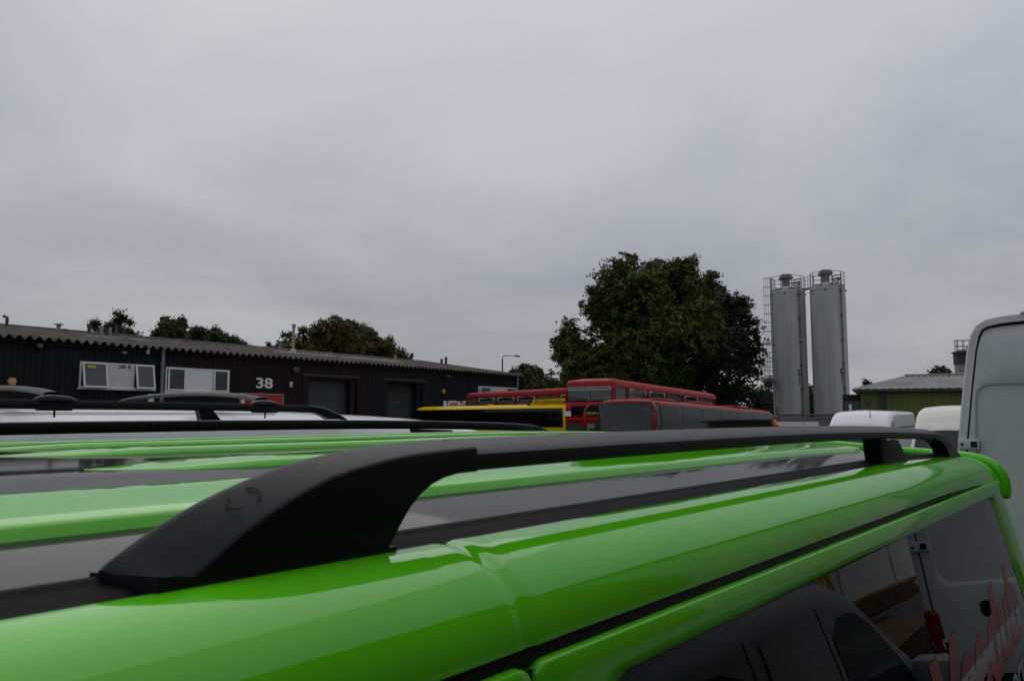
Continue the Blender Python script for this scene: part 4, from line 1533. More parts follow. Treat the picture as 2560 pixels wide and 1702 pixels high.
def yellow_bus():
    c0 = px(1028, 1030, 42.0)
    c1 = px(1430, 1030, 33.5)
    hd = math.degrees(math.atan2(c1.x - c0.x, c1.y - c0.y))
    Lg = math.hypot(c1.x - c0.x, c1.y - c0.y)
    W, H = 2.3, 3.07
    root = frame_root('yellow_bus', (c0.x, c0.y, ground_z(c0.x, c0.y)), hd, bus_tilt((c0.x, c0.y, 0), hd, Lg), 'yellow single deck bus with a black window band and roof air unit', 'bus', 'parked buses and coaches')
    prof = [(0, .4), (-.01, 1.3), (.0, 2.3), (.03, 2.80), (.07, 2.97), (.16, 3.07), (.35, 3.12), (W / 2, 3.15), (W - .35, 3.12), (W - .16, 3.07), (W - .07, 2.97), (W - .03, 2.80), (W, 2.3), (W + .01, 1.3), (W, .4)]
    rows = []
    for x, ins, dz in ((0, .16, -.16), (.05, .09, -.08), (.14, .04, -.03), (.35, 0, 0), (Lg * .5, 0, 0.0), (Lg - .3, 0, 0), (Lg - .1, .03, -.03), (Lg, .12, -.12)):
        rows.append([(x + (.22 * max(0, (z - 1.5) / 1.5) if x < .4 else 0), W / 2 + (y - W / 2) * (1 - ins / (W / 2)), z + (dz if z > 2.5 else 0)) for y, z in prof])
    b = MB()
    b.grid(rows)
    n = len(prof)
    b.f.append(tuple(range(n)))
    b.f.append(tuple(len(b.v) - n + k for k in range(n)))
    b.build('body', YELLOW, root, 45)
    band = mat('bus_black_band', (.0035, .003, .003), .22, spec=.3)
    for y, yo in ((0, -1), (W, 1)):
        def yy(z):
            k = interp(z, [(1.3, -.01), (2.3, 0), (2.80, .03), (2.97, .07)])
            return (y + k - .007) if yo < 0 else (y - k + .007)
        b = MB()
        b.grid([[(x + .10 * (z - 1.8) * (x < 1), yy(z) + yo * .0, z) for z in (2.12, 2.3, 2.5, 2.8, 2.95)] for x in (.03, 3, 6, 9, Lg - .62)] + [[(Lg - .50 - .10 * (z - 2.1), yy(z), z) for z in (2.12, 2.3, 2.5, 2.8, 2.95)]])
        b.build('window_band', band, root, 40)
        ed = [1.0, 2.75, 4.5, 6.25, 8.0, 9.7, Lg - .7]
        for a, e in zip(ed, ed[1:]):
            b = MB()
            b.grid([[(x, yy(z) + yo * .006, z) for z in (2.17, 2.4, 2.8, 2.9)] for x in (a + .03, e - .03)])
            b.build('window', mat('yellow_bus_glass', (.003, .003, .003), .05, spec=.22), root)
    # lettering along the lower side
    ylet = mat('maroon_lettering', (.16, .01, .01), .6)
    text_obj('side_lettering', 't r o L L E y', .34, ylet, root, (1.2, -.022, 1.66), (R(90), 0, 0), .003, .01, .15, 3.4)
    # roof air-conditioning pod with its lettering
    xa, xb = Lg - 2.95, Lg - .42
    b = MB()
    b.prism([(xa, 3.08), (xa + .30, 3.34), (xb - .25, 3.38), (xb, 3.36), (xb, 3.08)], .22, W - .22)
    pod = b.build('air_conditioning_pod', YELLOW, root)
    b = MB()
    b.prism([(xa - .02, 3.09), (xa + .26, 3.32), (xa + .38, 3.32), (xa + .14, 3.09)], .21, W - .21)
    b.build('pod_grille', RUBBER, root)
    b = MB()
    b.box(xb - .35, xb + .03, .2, W - .2, 3.17, 3.22)
    b.build('pod_shadow_gap', RUBBER, root)
    text_obj('pod_lettering', 'AIR CONDITIONED', .19, mat('orange_red_lettering', (.36, .09, .01), .6), root, (xa + .45, .212, 3.15), (R(90), 0, 0), .003, .003, .2, 1.72)
    b = MB()
    b.bbox(Lg * .5 - .1, Lg * .5 + .1, .4, .7, 3.10, 3.18, .02)
    b.build('roof_vent', YELLOW, root)
    for x in (2.4, Lg - 2.8):
        for y in (.2, W - .2):
            wheel(root, x, y, .48, .28)


yellow_bus()


# ------------------------------------------------------------------ long dark unit building on the left
BAZ = R(33.8)
VB = 30.0


def unit_building():
    sb, cb = math.sin(BAZ), math.cos(BAZ)
    U0 = 4.0
    U1 = at_v(1292, 940, VB, BAZ)[0]
    base = -1.0
    ox, oy = U0 * sb - VB * cb, U0 * cb + VB * sb
    root = empty('unit_building', (ox, oy, 0), R(90) - BAZ, label='long low dark clad industrial unit building with corrugated roof', cat='building')

    def Q(x, y, dv=0.0):
        """pixel on the wall plane -> local (x, z)"""
        u, z = at_v(x, y, VB + dv, BAZ)
        return u - U0, z
    Lb = U1 - U0
    ze = Q(0, 838)[1]
    ze = (ze + Q(1250, 938)[1]) / 2            # eave height
    WB = 17.0
    VRr = 8.5

    # clad walls: trapezoid-profile sheets
    def clad(x0, x1, z0, z1, m, name='wall'):
        b = MB()
        pts = []
        p = .21
        x = x0
        while x < x1:
            for dx, d in ((0, 0), (.08, 0), (.105, -.034), (.185, -.034)):
                if x + dx < x1:
                    pts.append((x + dx, d))
            x += p
        pts.append((x1, 0))
        b.grid([[(a, d, z) for a, d in pts] for z in (z0, z1)])
        return b.build(name, m, root)
    xa = Q(403, 930)[0]
    xb = Q(928, 950)[0]
    d1a, d1t = Q(757, 938)
    d1b = Q(893, 946)[0]
    d2a, d2t = Q(957, 949)
    d2b = Q(1056, 954)[0]
    top = ze + .02
    clad(0, xa, base, top, CHAR)
    clad(xa, d1a, base, top, BROWN)
    clad(d1a, d1b, d1t, top, BROWN)
    clad(d1b, xb, base, top, BROWN)
    clad(xb, d2a, base, top, CHAR)
    clad(d2a, d2b, d2t, top, CHAR)
    clad(d2b, Lb, base, top, CHAR)
    b = MB()                                   # end walls and back wall
    b.add([(Lb, 0, base), (Lb, WB, base), (Lb, WB, ze), (Lb, VRr, ze + 1.05), (Lb, 0, ze)], [(0, 1, 2, 3, 4)])
    b.add([(0, 0, base), (0, WB, base), (0, WB, ze), (0, VRr, ze + 1.05), (0, 0, ze)], [(0, 1, 2, 3, 4)])
    b.add([(0, WB, base), (Lb, WB, base), (Lb, WB, ze), (0, WB, ze)], [(0, 1, 2, 3)])
    b.build('end_wall', CHAR, root)

    # roller doors, recessed, in dark reveals
    for (a, e, t, m) in ((d1a, d1b, d1t, SHUTTER), (d2a, d2b, d2t, mat('dark_roller_shutter', (.030, .031, .031), .55, metal=.2, noise=(1.5, .8, 1.2)))):
        jamb = .38
        rows = []
        z = base
        while z < t - .12:
            for dz, d in ((0, .42), (.03, .40), (.075, .40), (.105, .42)):
                rows.append([(a + jamb, d, z + dz), (e - jamb, d, z + dz)])
            z += .115
        b = MB()
        b.grid(rows)
        dr = b.build('roller_door', m, root)
        b = MB()
        b.box(a, a + jamb, -.03, .36, base, t)
        b.box(e - jamb, e, .1, .45, base, t)
        b.box(a + jamb, e - jamb, -.03, .39, t - .12, t)
        b.build('door_reveal', CHAR if m is not SHUTTER else BROWN, root)
        b = MB()
        b.box(a - .05, e + .05, -.09, -.036, t - .02, t + .10)
        b.build('door_flashing', mat('dark_flashing', (.028, .022, .02), .6), root)
        if m is not SHUTTER:
            hx, hz = Q(1007, 1006)
            b = MB()
            b.bbox(hx - .09, hx + .09, .35, .395, hz - .03, hz + .03, .01)
            b.build('door_handle', GALV, dr)

    # corrugated roof
    p = .335
    n = int((Lb + .5) / (p / 8))
    amp = .072
    def slope_rows(y0, z0, y1, z1, k):
        rows_ = []
        for i in range(k + 1):
            t = i / k
            rows_.append([(-.2 + j * p / 8, y0 + (y1 - y0) * t, z0 + (z1 - z0) * t + amp * math.cos(2 * math.pi * j / 8) + .012 * math.sin(i * 7.3 + j * .011)) for j in range(n + 1)])
        return rows_
    zr_ = Q(500, 0)[1]
    uR = at_v(560, 863.5, VB + VRr, BAZ)
    zr_ = uR[1]
    b = MB()
    b.grid(slope_rows(-.34, ze + .02, VRr, zr_, 6))
    rf = b.build('roof', FIBRE, root, 40)
    b = MB()
    b.grid(slope_rows(VRr, zr_, WB + .3, ze + .02, 3))
    b.build('rear_roof', FIBRE, root, 40)
    b = MB()
    b.tube([(-.2, VRr, zr_ + .03), (Lb + .3, VRr, zr_ + .03)], .11, 8)
    b.build('ridge_cap', FIBRE, root, 60)
    b = MB()                                   # verge at the right end
    xe = -.2 + n * p / 8
    b.add([(xe - .05, -.34, ze - .10), (xe + .05, -.34, ze - .10), (xe + .05, -.34, ze + .10), (xe - .05, -.34, ze + .10), (xe - .05, VRr, zr_ - .1), (xe + .05, VRr, zr_ - .1), (xe + .05, VRr, zr_ + .12), (xe - .05, VRr, zr_ + .12)], [(0, 1, 2, 3), (4, 7, 6, 5), (0, 4, 5, 1), (1, 5, 6, 2), (2, 6, 7, 3), (3, 7, 4, 0)])
    b.build('verge_board', FIBRE, root)
    b = MB()
    b.box(0, Lb, -.13, -.045, ze - .17, ze - .075)
    b.build('eave_board', mat('dark_eave', (.008, .007, .007), .7, spec=.2), root)
    # pale repaired sheets on the roof
    for (xp, yp, l_, wd) in ((690, 880, 4.5, .35), (860, 893, 5.0, .5), (215, 836, 1.2, .3), (255, 838, 1.0, .25), (330, 845, .9, .3)):
        u_, z_ = at_v(xp, yp, VB + 4.6, BAZ)
        x0 = u_ - U0
        t = (4.6 + .34) / (VRr + .34)
        rows = []
        for i in range(3):
            yy = 4.6 + wd * (i - 1)
            tt = (yy + .34) / (VRr + .34)
            rows.append([(x0 + j * p / 8, yy, ze + .02 + (zr_ - ze - .02) * tt + amp * math.cos(2 * math.pi * (x0 + .2 + j * p / 8) / p) + .02) for j in range(int(l_ / (p / 8)))])
        b = MB()
        b.grid(rows)
        b.build('roof_flashing', mat('pale_flashing', (.30, .28, .25), .7, noise=(6, .5, 1.2)), rf, 40)

    # windows
    def win(xl, yl, xr, yr, ybl, sashes, name, lettering=None, tone=WPANEL):
        x0, zt = Q(xl, yl)
        x1, _ = Q(xr, yr)
        _, zb = Q(xl, ybl)
        wr = empty(name)
        wr.parent = root
        f = .055
        b_ = MB()
        b_.box(x0, x1, -.10, -.035, zb, zb + f)
        b_.box(x0, x1, -.10, -.035, zt - f, zt)
        for s in (0, 1):
            xx = x0 if s == 0 else x1 - f
            b_.box(xx, xx + f, -.10, -.035, zb + f, zt - f)
        b_.build('frame', WPLAS, wr)
        b_ = MB()
        b_.box(x0 - .05, x1 + .05, -.17, -.02, zb - .07, zb)
        b_.build('sill', WPANEL, wr)
        prev = x0 + f
        for (sa, se, opened) in sashes:
            xa_, xe_ = x0 + (x1 - x0) * sa, x0 + (x1 - x0) * se
            # pane and sash, hinged at the top
            ang = R(10.5) if opened else 0
            ss = empty('sash')
            ss.parent = wr
            ss.location = (0, -.10, zt - .02)
            ss.rotation_euler = (-ang, 0, 0)
            hgt = zt - zb - (.0 if opened else .06)
            q = .062
            b_ = MB()
            b_.box(xa_, xe_, -.05, 0, -hgt, -hgt + q)
            b_.box(xa_, xe_, -.05, 0, -q, 0)
            b_.box(xa_, xa_ + q, -.05, 0, -hgt + q, -q)
            b_.box(xe_ - q, xe_, -.05, 0, -hgt + q, -q)
            o = b_.build('sash_frame', WPLAS, wr)
            o.location, o.rotation_euler = ss.location, ss.rotation_euler
            bpy.data.objects.remove(ss)
            b_ = MB()
            b_.box(xa_ + q, xe_ - q, -.03, -.02, -hgt + q, -q)
            pn = b_.build('pane', GREYGLASS if opened else DARKGLASS, wr)
            pn.location, pn.rotation_euler = o.location, o.rotation_euler
            if opened:
                b_ = MB()
                b_.box(xa_ + .02, xe_ - .02, -.06, -.033, zb + f, zt - f)
                b_.build('dark_opening', RUBBER, wr)
        gaps = [(sashes[i][1], sashes[i + 1][0]) for i in range(len(sashes) - 1)]
        for a, e in gaps:
            b_ = MB()
            b_.box(x0 + (x1 - x0) * a, x0 + (x1 - x0) * e, -.085, -.04, zb + f, zt - f)
            pn = b_.build('infill_panel', tone, wr)
        return x0, x1, zb, zt, wr
    x0, x1, zb, zt, wr = win(198, 903, 383, 914, 968, [(.02, .335, True), (.725, .985, True)], 'window')
    lx, lz = Q(295, 921)
    text_obj('unit_lettering', 'UNIT 36', .24, mat('dark_lettering', (.02, .02, .035), .6), wr, (lx, -.09, lz), (R(90), 0, 0), .003, .008, 0, Q(324, 922)[0] - lx)
    b = MB()
    b.box(x0 + .22, x0 + (x1 - x0) * .18, -.205, -.20, zt - .24, zt - .14)
    o = b.build('yellow_strip', mat('yellow_tape', (.55, .48, .03), .6), wr)
    win(412, 917, 571, 928, 978, [(.03, .29, False), (.735, .975, False)], 'window', tone=WPLAS)
    win(1194, 965, 1288, 971, 1003, [(.03, .30, False), (.72, .97, False)], 'window', tone=WPANEL)

    # number and signs
    x_, z_ = Q(636, 969)
    text_obj('unit_number', '38', .66, SIGNWHITE, root, (x_, -.06, z_), (R(90), 0, 0), .02, .012, 0, Q(677, 973)[0] - x_)
    xs0, zs1 = Q(597, 982)
    xs1, _ = Q(706, 987)
    zs0 = Q(597, 1032)[1]
    b = MB()
    b.box(xs0, xs1, -.085, -.04, zs0, zs1)
    sg = b.build('red_sign', SIGNRED, root)
    q = .035
    b = MB()
    b.box(xs0 - .001, xs1 + .001, -.10, -.084, zs1 - q, zs1 + .001)
    b.box(xs0 - .001, xs1 + .001, -.10, -.084, zs0 - .001, zs0 + q)
    b.box(xs0 - .001, xs0 + q, -.10, -.084, zs0 + q, zs1 - q)
    b.box(xs1 - q, xs1 + .001, -.10, -.084, zs0 + q, zs1 - q)
    b.build('sign_border', mat('pale_red_border', (.5, .35, .32), .6), sg)
    lx, lz = Q(598, 1020)
    text_obj('sign_lettering', 'l b', .55, SIGNWHITE, sg, (lx, -.09, lz), (R(90), 0, 0), .003, .01, 0, 1.1)
    # white sign with red serif-like lettering near the right end
    xs0, zs1 = Q(1107, 1001)
    xs1, _ = Q(1230, 1004)
    b = MB()
    b.box(xs0, xs1, -.085, -.04, zs1 - 1.0, zs1)
    sg = b.build('white_sign', SIGNWHITE, root)
    lx, lz = Q(1111, 1016)
    text_obj('sign_lettering', 'Total Tra', .52, mat('crimson_lettering', (.33, .01, .02), .6), sg, (lx, -.09, lz), (R(90), 0, 0), .003, .016, 0, Q(1166, 1017)[0] - lx)
    # downpipes
    for (xp, yt, yb) in ((404, 876, 1000), (1290, 937, 1010)):
        xx, z1 = Q(xp, yt)
        b = MB()
        b.tube([(xx, -.12, z1 + .05), (xx, -.12, base)], .075, 10)
        dp = b.build('downpipe', mat('grey_downpipe', (.17, .18, .19), .55), root, 60)
        for k in range(3):
            b = MB()
            b.tube([(xx, -.12, z1 - .5 - 1.3 * k), (xx, -.12, z1 - .62 - 1.3 * k)], .09, 10)
            b.build('pipe_collar', mat('grey_downpipe', (.2, .2, .2)), dp, 60)
    # alarm boxes, floodlights, little boxes on the wall
    for xp, yp, r_ in ((27, 953, .15), (1106, 978, .14)):
        xx, zz = Q(xp, yp)
        b = MB()
        b.add([(xx + r_ * 1.05 * math.cos(R(60 * k)), d, zz + r_ * math.sin(R(60 * k))) for d in (-.045, -.13) for k in range(6)], [tuple(range(6)), tuple(range(11, 5, -1))] + [(k, (k + 1) % 6, 6 + (k + 1) % 6, 6 + k) for k in range(6)])
        ab = b.build('alarm_box', AMBER, root)
        b = MB()
        b.box(xx - .07, xx + .07, -.136, -.129, zz - .035, zz + .04)
        b.build('alarm_label', SIGNWHITE if xp < 500 else ORANGE, ab)
        if xp < 500:
            b = MB()
            b.box(xx - .05, xx + .05, -.14, -.135, zz - .02, zz + .02)
            b.build('alarm_mark', BLUE, ab)
    for xp, yp, wd, hh, m in ((91, 865, .20, .14, DGALV), (302, 882, .16, .08, GALV), (732, 924, .34, .22, DGALV), (1113, 940, .36, .14, RUST)):
        xx, zz = Q(xp, yp)
        b = MB()
        b.prism([(xx - wd / 2, zz + hh / 2), (xx + wd / 2, zz + hh / 2), (xx + wd * .4, zz - hh / 2), (xx - wd * .4, zz - hh / 2)], -.30, -.10)
        fl = b.build('floodlight', m, root)
        b = MB()
        b.tube([(xx, -.04, zz + hh * .8), (xx, -.2, zz + hh * .5)], .02, 6)
        b.build('bracket', DGALV, fl)
    for xp, yp, wd, hh in ((366, 879, .13, .20), (724, 961, .15, .27)):
        xx, zz = Q(xp, yp)
        b = MB()
        b.bbox(xx - wd / 2, xx + wd / 2, -.14, -.045, zz - hh / 2, zz + hh / 2, .02)
        b.build('wall_box', mat('ivory_plastic', (.52, .50, .42), .5), root, 40)
    xx, zz = Q(376, 993)
    b = MB()
    b.box(xx - .12, xx + .12, -.06, -.045, zz - .2, zz + .14)
    ws = b.build('warning_sign', SIGNWHITE, root)
    b = MB()
    b.add([(xx - .1, -.065, zz - .05), (xx + .1, -.065, zz - .05), (xx, -.065, zz + .11)], [(0, 1, 2)])
    b.build('warning_triangle', mat('sign_yellow', (.6, .42, .02), .5), ws)

    # flues and cowls on the roof
    def rp(xp, yp, yy):
        u_, _ = at_v(xp, yp, VB + yy, BAZ)
        t = (yy + .34) / (VRr + .34)
        return u_ - U0, yy, ze + .02 + (zr_ - ze - .02) * t
    def flue(xp, yp, yy, ytop, r_, m, cap=None):
        r_ *= .72
        x, y, z = rp(xp, yp, yy)
        _, zt = at_v(xp, ytop, VB + yy, BAZ)
        b_ = MB()
        if cap == 'bend':
            b_.tube([(x, y, z - .1), (x, y, zt - .12), (x - .02, y, zt - .03), (x - .09, y, zt), (x - .16, y, zt - .05)], r_, 10)
        elif cap == 'bend_right':
            b_.tube([(x, y, z - .1), (x, y, zt - .15), (x - .06, y, zt - .04), (x - .2, y, zt)], r_, 10)
        else:
            b_.tube([(x, y, z - .1), (x, y, zt)], r_, 10)
        fl_ = b_.build('flue', m, root, 50)
        if cap == 'mushroom':
            c_ = MB()
            c_.lathe([(.02, zt + .08), (r_ * 2.2, zt + .02), (r_ * 2.2, zt - .01), (.02, zt - .02)], x, y, 16)
            c_.build('cowl', m, fl_, 50)
        if cap == 'flare':
            c_ = MB()
            c_.lathe([(r_ * 1.0, zt - .25), (r_ * 1.5, zt), (.02, zt)], x, y, 12)
            c_.build('cowl', m, fl_, 50)
        if cap == 'collar':
            c_ = MB()
            c_.lathe([(r_ * 1.5, zt - .2), (r_ * 1.5, zt + .02), (.02, zt + .02)], x, y, 12)
            c_.lathe([(r_ * 3.2, z - .04), (r_ * 2, z + .14), (r_ * 1.1, z + .24)], x, y, 12, caps=False)
            c_.build('cowl', m, fl_, 50)
    flue(17, 813, 7.6, 790, .09, RUST, 'bend')
    flue(146, 828, 7.4, 811, .13, GALV, 'mushroom')
    flue(160, 826, 7.9, 824, .12, GALV, 'mushroom')
    flue(222, 834, 7.2, 810, .10, DGALV, 'flare')
    flue(248, 838, 7.4, 818, .11, RUST)
    flue(253, 838, 7.0, 815, .12, GALV)
    flue(267, 838, 7.2, 820, .12, RUST)
    flue(275, 838, 7.6, 818, .10, GALV)
    flue(290, 838, 7.8, 812, .08, DGALV)
    flue(466, 858, 7.0, 836, .11, RUST)
    flue(699, 872, 7.6, 853, .14, GALV, 'bend_right')
    flue(680, 871, 8.0, 868, .25, CONC)
    flue(733, 873, 6.6, 811, .11, mat('ivory_flue', (.34, .33, .29), .6, noise=(3, .7, 1.1)), 'collar')
    flue(988, 897, 8.0, 887, .12, GALV)
    flue(1104, 910, 7.5, 897, .14, DGALV)
    flue(1115, 911, 7.2, 892, .13, RUST)


unit_building()


# ------------------------------------------------------------------ silos
def silo(label, xb, d, ytop, dia_px, ladder=False, pipe_px=0.0):
    p0 = px(xb, 1030, d)
    g = ground_z(p0.x, p0.y)
    rad = dia_px / F_PX * d / 2 / math.sqrt(1 + ((xb - CX) / F_PX) ** 2)
    H = px(xb, ytop, d).z - g
    root = empty('silo', (p0.x, p0.y, g), 0, label=label, cat='silo', group='pair of grey silos')
    b = MB()
    k = rad
    b.lathe([(k, 0), (k, H - .62), (k * .985, H - .60), (k * .985, H - .5), (k, H - .48), (k * .99, H - .18), (k * .965, H - .15), (k * .955, H - .02), (k * .93, H), (k * .3, H + .25), (.05, H + .28)], n=56)
    b.build('shell', SILO, root, 30)
    for zz in (H * .28, H * .56, H * .84):
        b = MB()
        b.lathe([(k + .001, zz - .02), (k + .008, zz), (k + .001, zz + .02)], n=56, caps=False)
        b.build('weld_band', SILO, root, 60)
    # dark overflow slots below the rim and lifting lugs
    for a0 in range(0, 360, 51):
        b = MB()
        b.grid([[((k + .006) * math.cos(R(a0 + t)), (k + .006) * math.sin(R(a0 + t)), z) for t in range(0, 26, 5)] for z in (H - .13, H - .07)])
        b.build('rim_slot', RUBBER, root, 60)
        b = MB()
        a = R(a0 + 38)
        b.bbox((k + .03) * math.cos(a) - .08, (k + .03) * math.cos(a) + .08, (k + .03) * math.sin(a) - .08, (k + .03) * math.sin(a) + .08, H - .58, H - .47, .02)
        b.build('lifting_lug', DGALV, root)
    # guard rail
    n = 10
    for i in range(n):
        a = R(360 * i / n + 12)
        b = MB()
        b.tube([(k * .95 * math.cos(a), k * .95 * math.sin(a), H - .25), (k * .95 * math.cos(a), k * .95 * math.sin(a), H + 1.12)], .032, 6)
        b.build('rail_post', DGALV, root, 60)
    for zz, r_ in ((1.1, .026), (.72, .018), (.36, .018)):
        b = MB()
        pts = [(k * .95 * math.cos(R(t)), k * .95 * math.sin(R(t)), H + zz) for t in range(0, 361, 10)]
        b.tube(pts, r_, 5, caps=False)
        b.build('guard_rail', DGALV, root, 60)
    # filter housing with its cap, hatch and small fittings on top
    b = MB()
    b.lathe([(.36, H + .1), (.36, H + .95), (.32, H + 1.0)], -.1, .1, 16)
    b.build('filter_housing', SILOCAP, root, 50)
    b = MB()
    b.bbox(-.62, .42, -.42, .6, H + 1.0, H + 1.22, .05)
    b.bbox(-.52, .30, -.34, .5, H + 1.2, H + 1.42, .05)
    b.build('filter_cap', SILOCAP, root, 50)
    b = MB()
    b.lathe([(.24, H + .2), (.24, H + .5), (.16, H + .62), (.02, H + .66)], .62, -.25, 14)
    b.build('hatch', mat('pale_cover', (.55, .55, .55), .5), root, 50)
    b = MB()
    b.bbox(.85, 1.12, -.3, 0, H + .45, H + .75, .03)
    b.tube([(.98, -.15, H + .1), (.98, -.15, H + .5)], .05, 8)
    b.tube([(.55, -.1, H + .85), (.9, -.3, H + .95)], .06, 8)
    b.build('valve', PIPE, root, 50)
    # fill pipe down the side that faces us
    a = math.atan2(-1, pipe_px)
    cxp, cyp = (k + .11) * math.cos(a), (k + .11) * math.sin(a)
    b = MB()
    b.tube([(cxp, cyp, .8), (cxp, cyp, H + .35), (cxp * .8, cyp * .8, H + .5), (cxp * .4, cyp * .4, H + .5)], .065, 10)
    pp = b.build('fill_pipe', PIPE, root, 60)
    for i in range(7):
        z = H * (.08 + .145 * i)
        b = MB()
        b.bbox(cxp - .16, cxp + .10, cyp - .1, cyp + .12, z - .04, z + .04, .01)
        b.build('pipe_clip', DGALV, pp)
    b = MB()
    ca = a - .14
    b.bbox((k + .06) * math.cos(ca) - .12, (k + .06) * math.cos(ca) + .12, (k + .06) * math.sin(ca) - .06, (k + .06) * math.sin(ca) + .06, H * .46, H * .46 + .38, .02)
    gb = b.build('level_gauge', DGALV, root)
    b = MB()
    b.lathe([(.06, H * .46 + .1), (.06, H * .46 + .22), (.01, H * .46 + .23)], (k + .16) * math.cos(ca), (k + .16) * math.sin(ca), 10)
    b.build('gauge_dial', SIGNWHITE, gb)
    b = MB()
    b.tube([((k + .04) * math.cos(ca), (k + .04) * math.sin(ca), H * .46 - .9), ((k + .04) * math.cos(ca), (k + .04) * math.sin(ca), H * .46)], .03, 6)
    b.build('gauge_cable', DGALV, gb, 60)
    return root, k, H, g


s1, k1, H1, g1 = silo('left silo of the grey pair, with a caged ladder on its side', 1979, 72, 724, 88.5, pipe_px=.32)
s2, k2, H2, g2 = silo('right silo of the grey pair, next to the green shed', 2080, 70, 714, 91, pipe_px=.42)


# caged ladder on the left silo and the walkway between the two
def ladder():
    lr = empty('ladder')
    lr.parent = s1
    xl = -k1 - .12
    for yy in (-.55, -.10):
        b = MB()
        b.tube([(xl, yy, .2), (xl, yy, H1 + 1.1)], .03, 6)
        b.build('ladder_rail', DGALV, lr, 60)
    for i in range(int(H1 / .3)):
        b = MB()
        b.tube([(xl, -.55, .4 + .3 * i), (xl, -.10, .4 + .3 * i)], .014, 5)
        b.build('rung', DGALV, lr, 60)
    # safety cages in three lifts with rest platforms
    for z0, z1, w_ in ((H1 * .675, H1 + 1.0, .72), (H1 * .285, H1 * .60, .70), (H1 * .43, H1 * .655, .80), (H1 * .06, H1 * .27, .78)):
        zz = z0
        while zz <= z1:
            b = MB()
            pts = [(xl - w_ * math.sin(R(t)) * .95, -.33 - .36 * math.cos(R(t)), zz) for t in range(0, 181, 20)]
            b.tube(pts, .018, 5)
            b.build('cage_hoop', DGALV, lr, 60)
            zz += .82
        for t in (35, 90, 145):
            q = (xl - w_ * math.sin(R(t)) * .95, -.33 - .36 * math.cos(R(t)))
            b = MB()
            b.tube([(q[0], q[1], z0), (q[0], q[1], z1)], .016, 5)
            b.build('cage_bar', DGALV, lr, 60)
    for zz in (H1 * .425, H1 * .055):
        b = MB()
        b.box(xl - .95, xl + .05, -.75, .1, zz - .13, zz + .03)
        b.build('rest_platform', mat('blue_grey_steel', (.09, .11, .125), .6), lr)
        for xx in (xl - .93, xl - .5):
            b = MB()
            b.tube([(xx, -.72, zz), (xx, -.72, zz + 2.2 * .5)], .022, 5)
            b.build('platform_post', DGALV, lr, 60)
    wk = empty('walkway')
    wk.parent = s1
    dx = s2.location.x - s1.location.x
    dyy = s2.location.y - s1.location.y
    p0 = Vector((k1 * .9, dyy * .2, H1 - .08))
    p1 = Vector((dx - k2 * .9, dyy * .8, H2 - .16 + (g2 - g1)))
    b = MB()
    b.tube([p0, p1], .1, 6)
    b.build('deck', DGALV, wk)
    for zz in (.4, .75, 1.1):
        b = MB()
        b.tube([p0 + Vector((0, -.2, zz)), p1 + Vector((0, -.2, zz))], .02, 5)
        b.build('walkway_rail', DGALV, wk)
    for t in (.1, .5, .9):
        q = p0.lerp(p1, t) + Vector((0, -.2, 0))
        b = MB()
        b.tube([q, q + Vector((0, 0, 1.12))], .025, 5)
        b.build('walkway_post', DGALV, wk)
    b = MB()
    b.tube([(k1 * .85, -.8, 2.3), (dx - k2 * .6, -.9 + dyy, 2.2)], .09, 8)
    b.build('cross_pipe', PIPE, wk)


ladder()


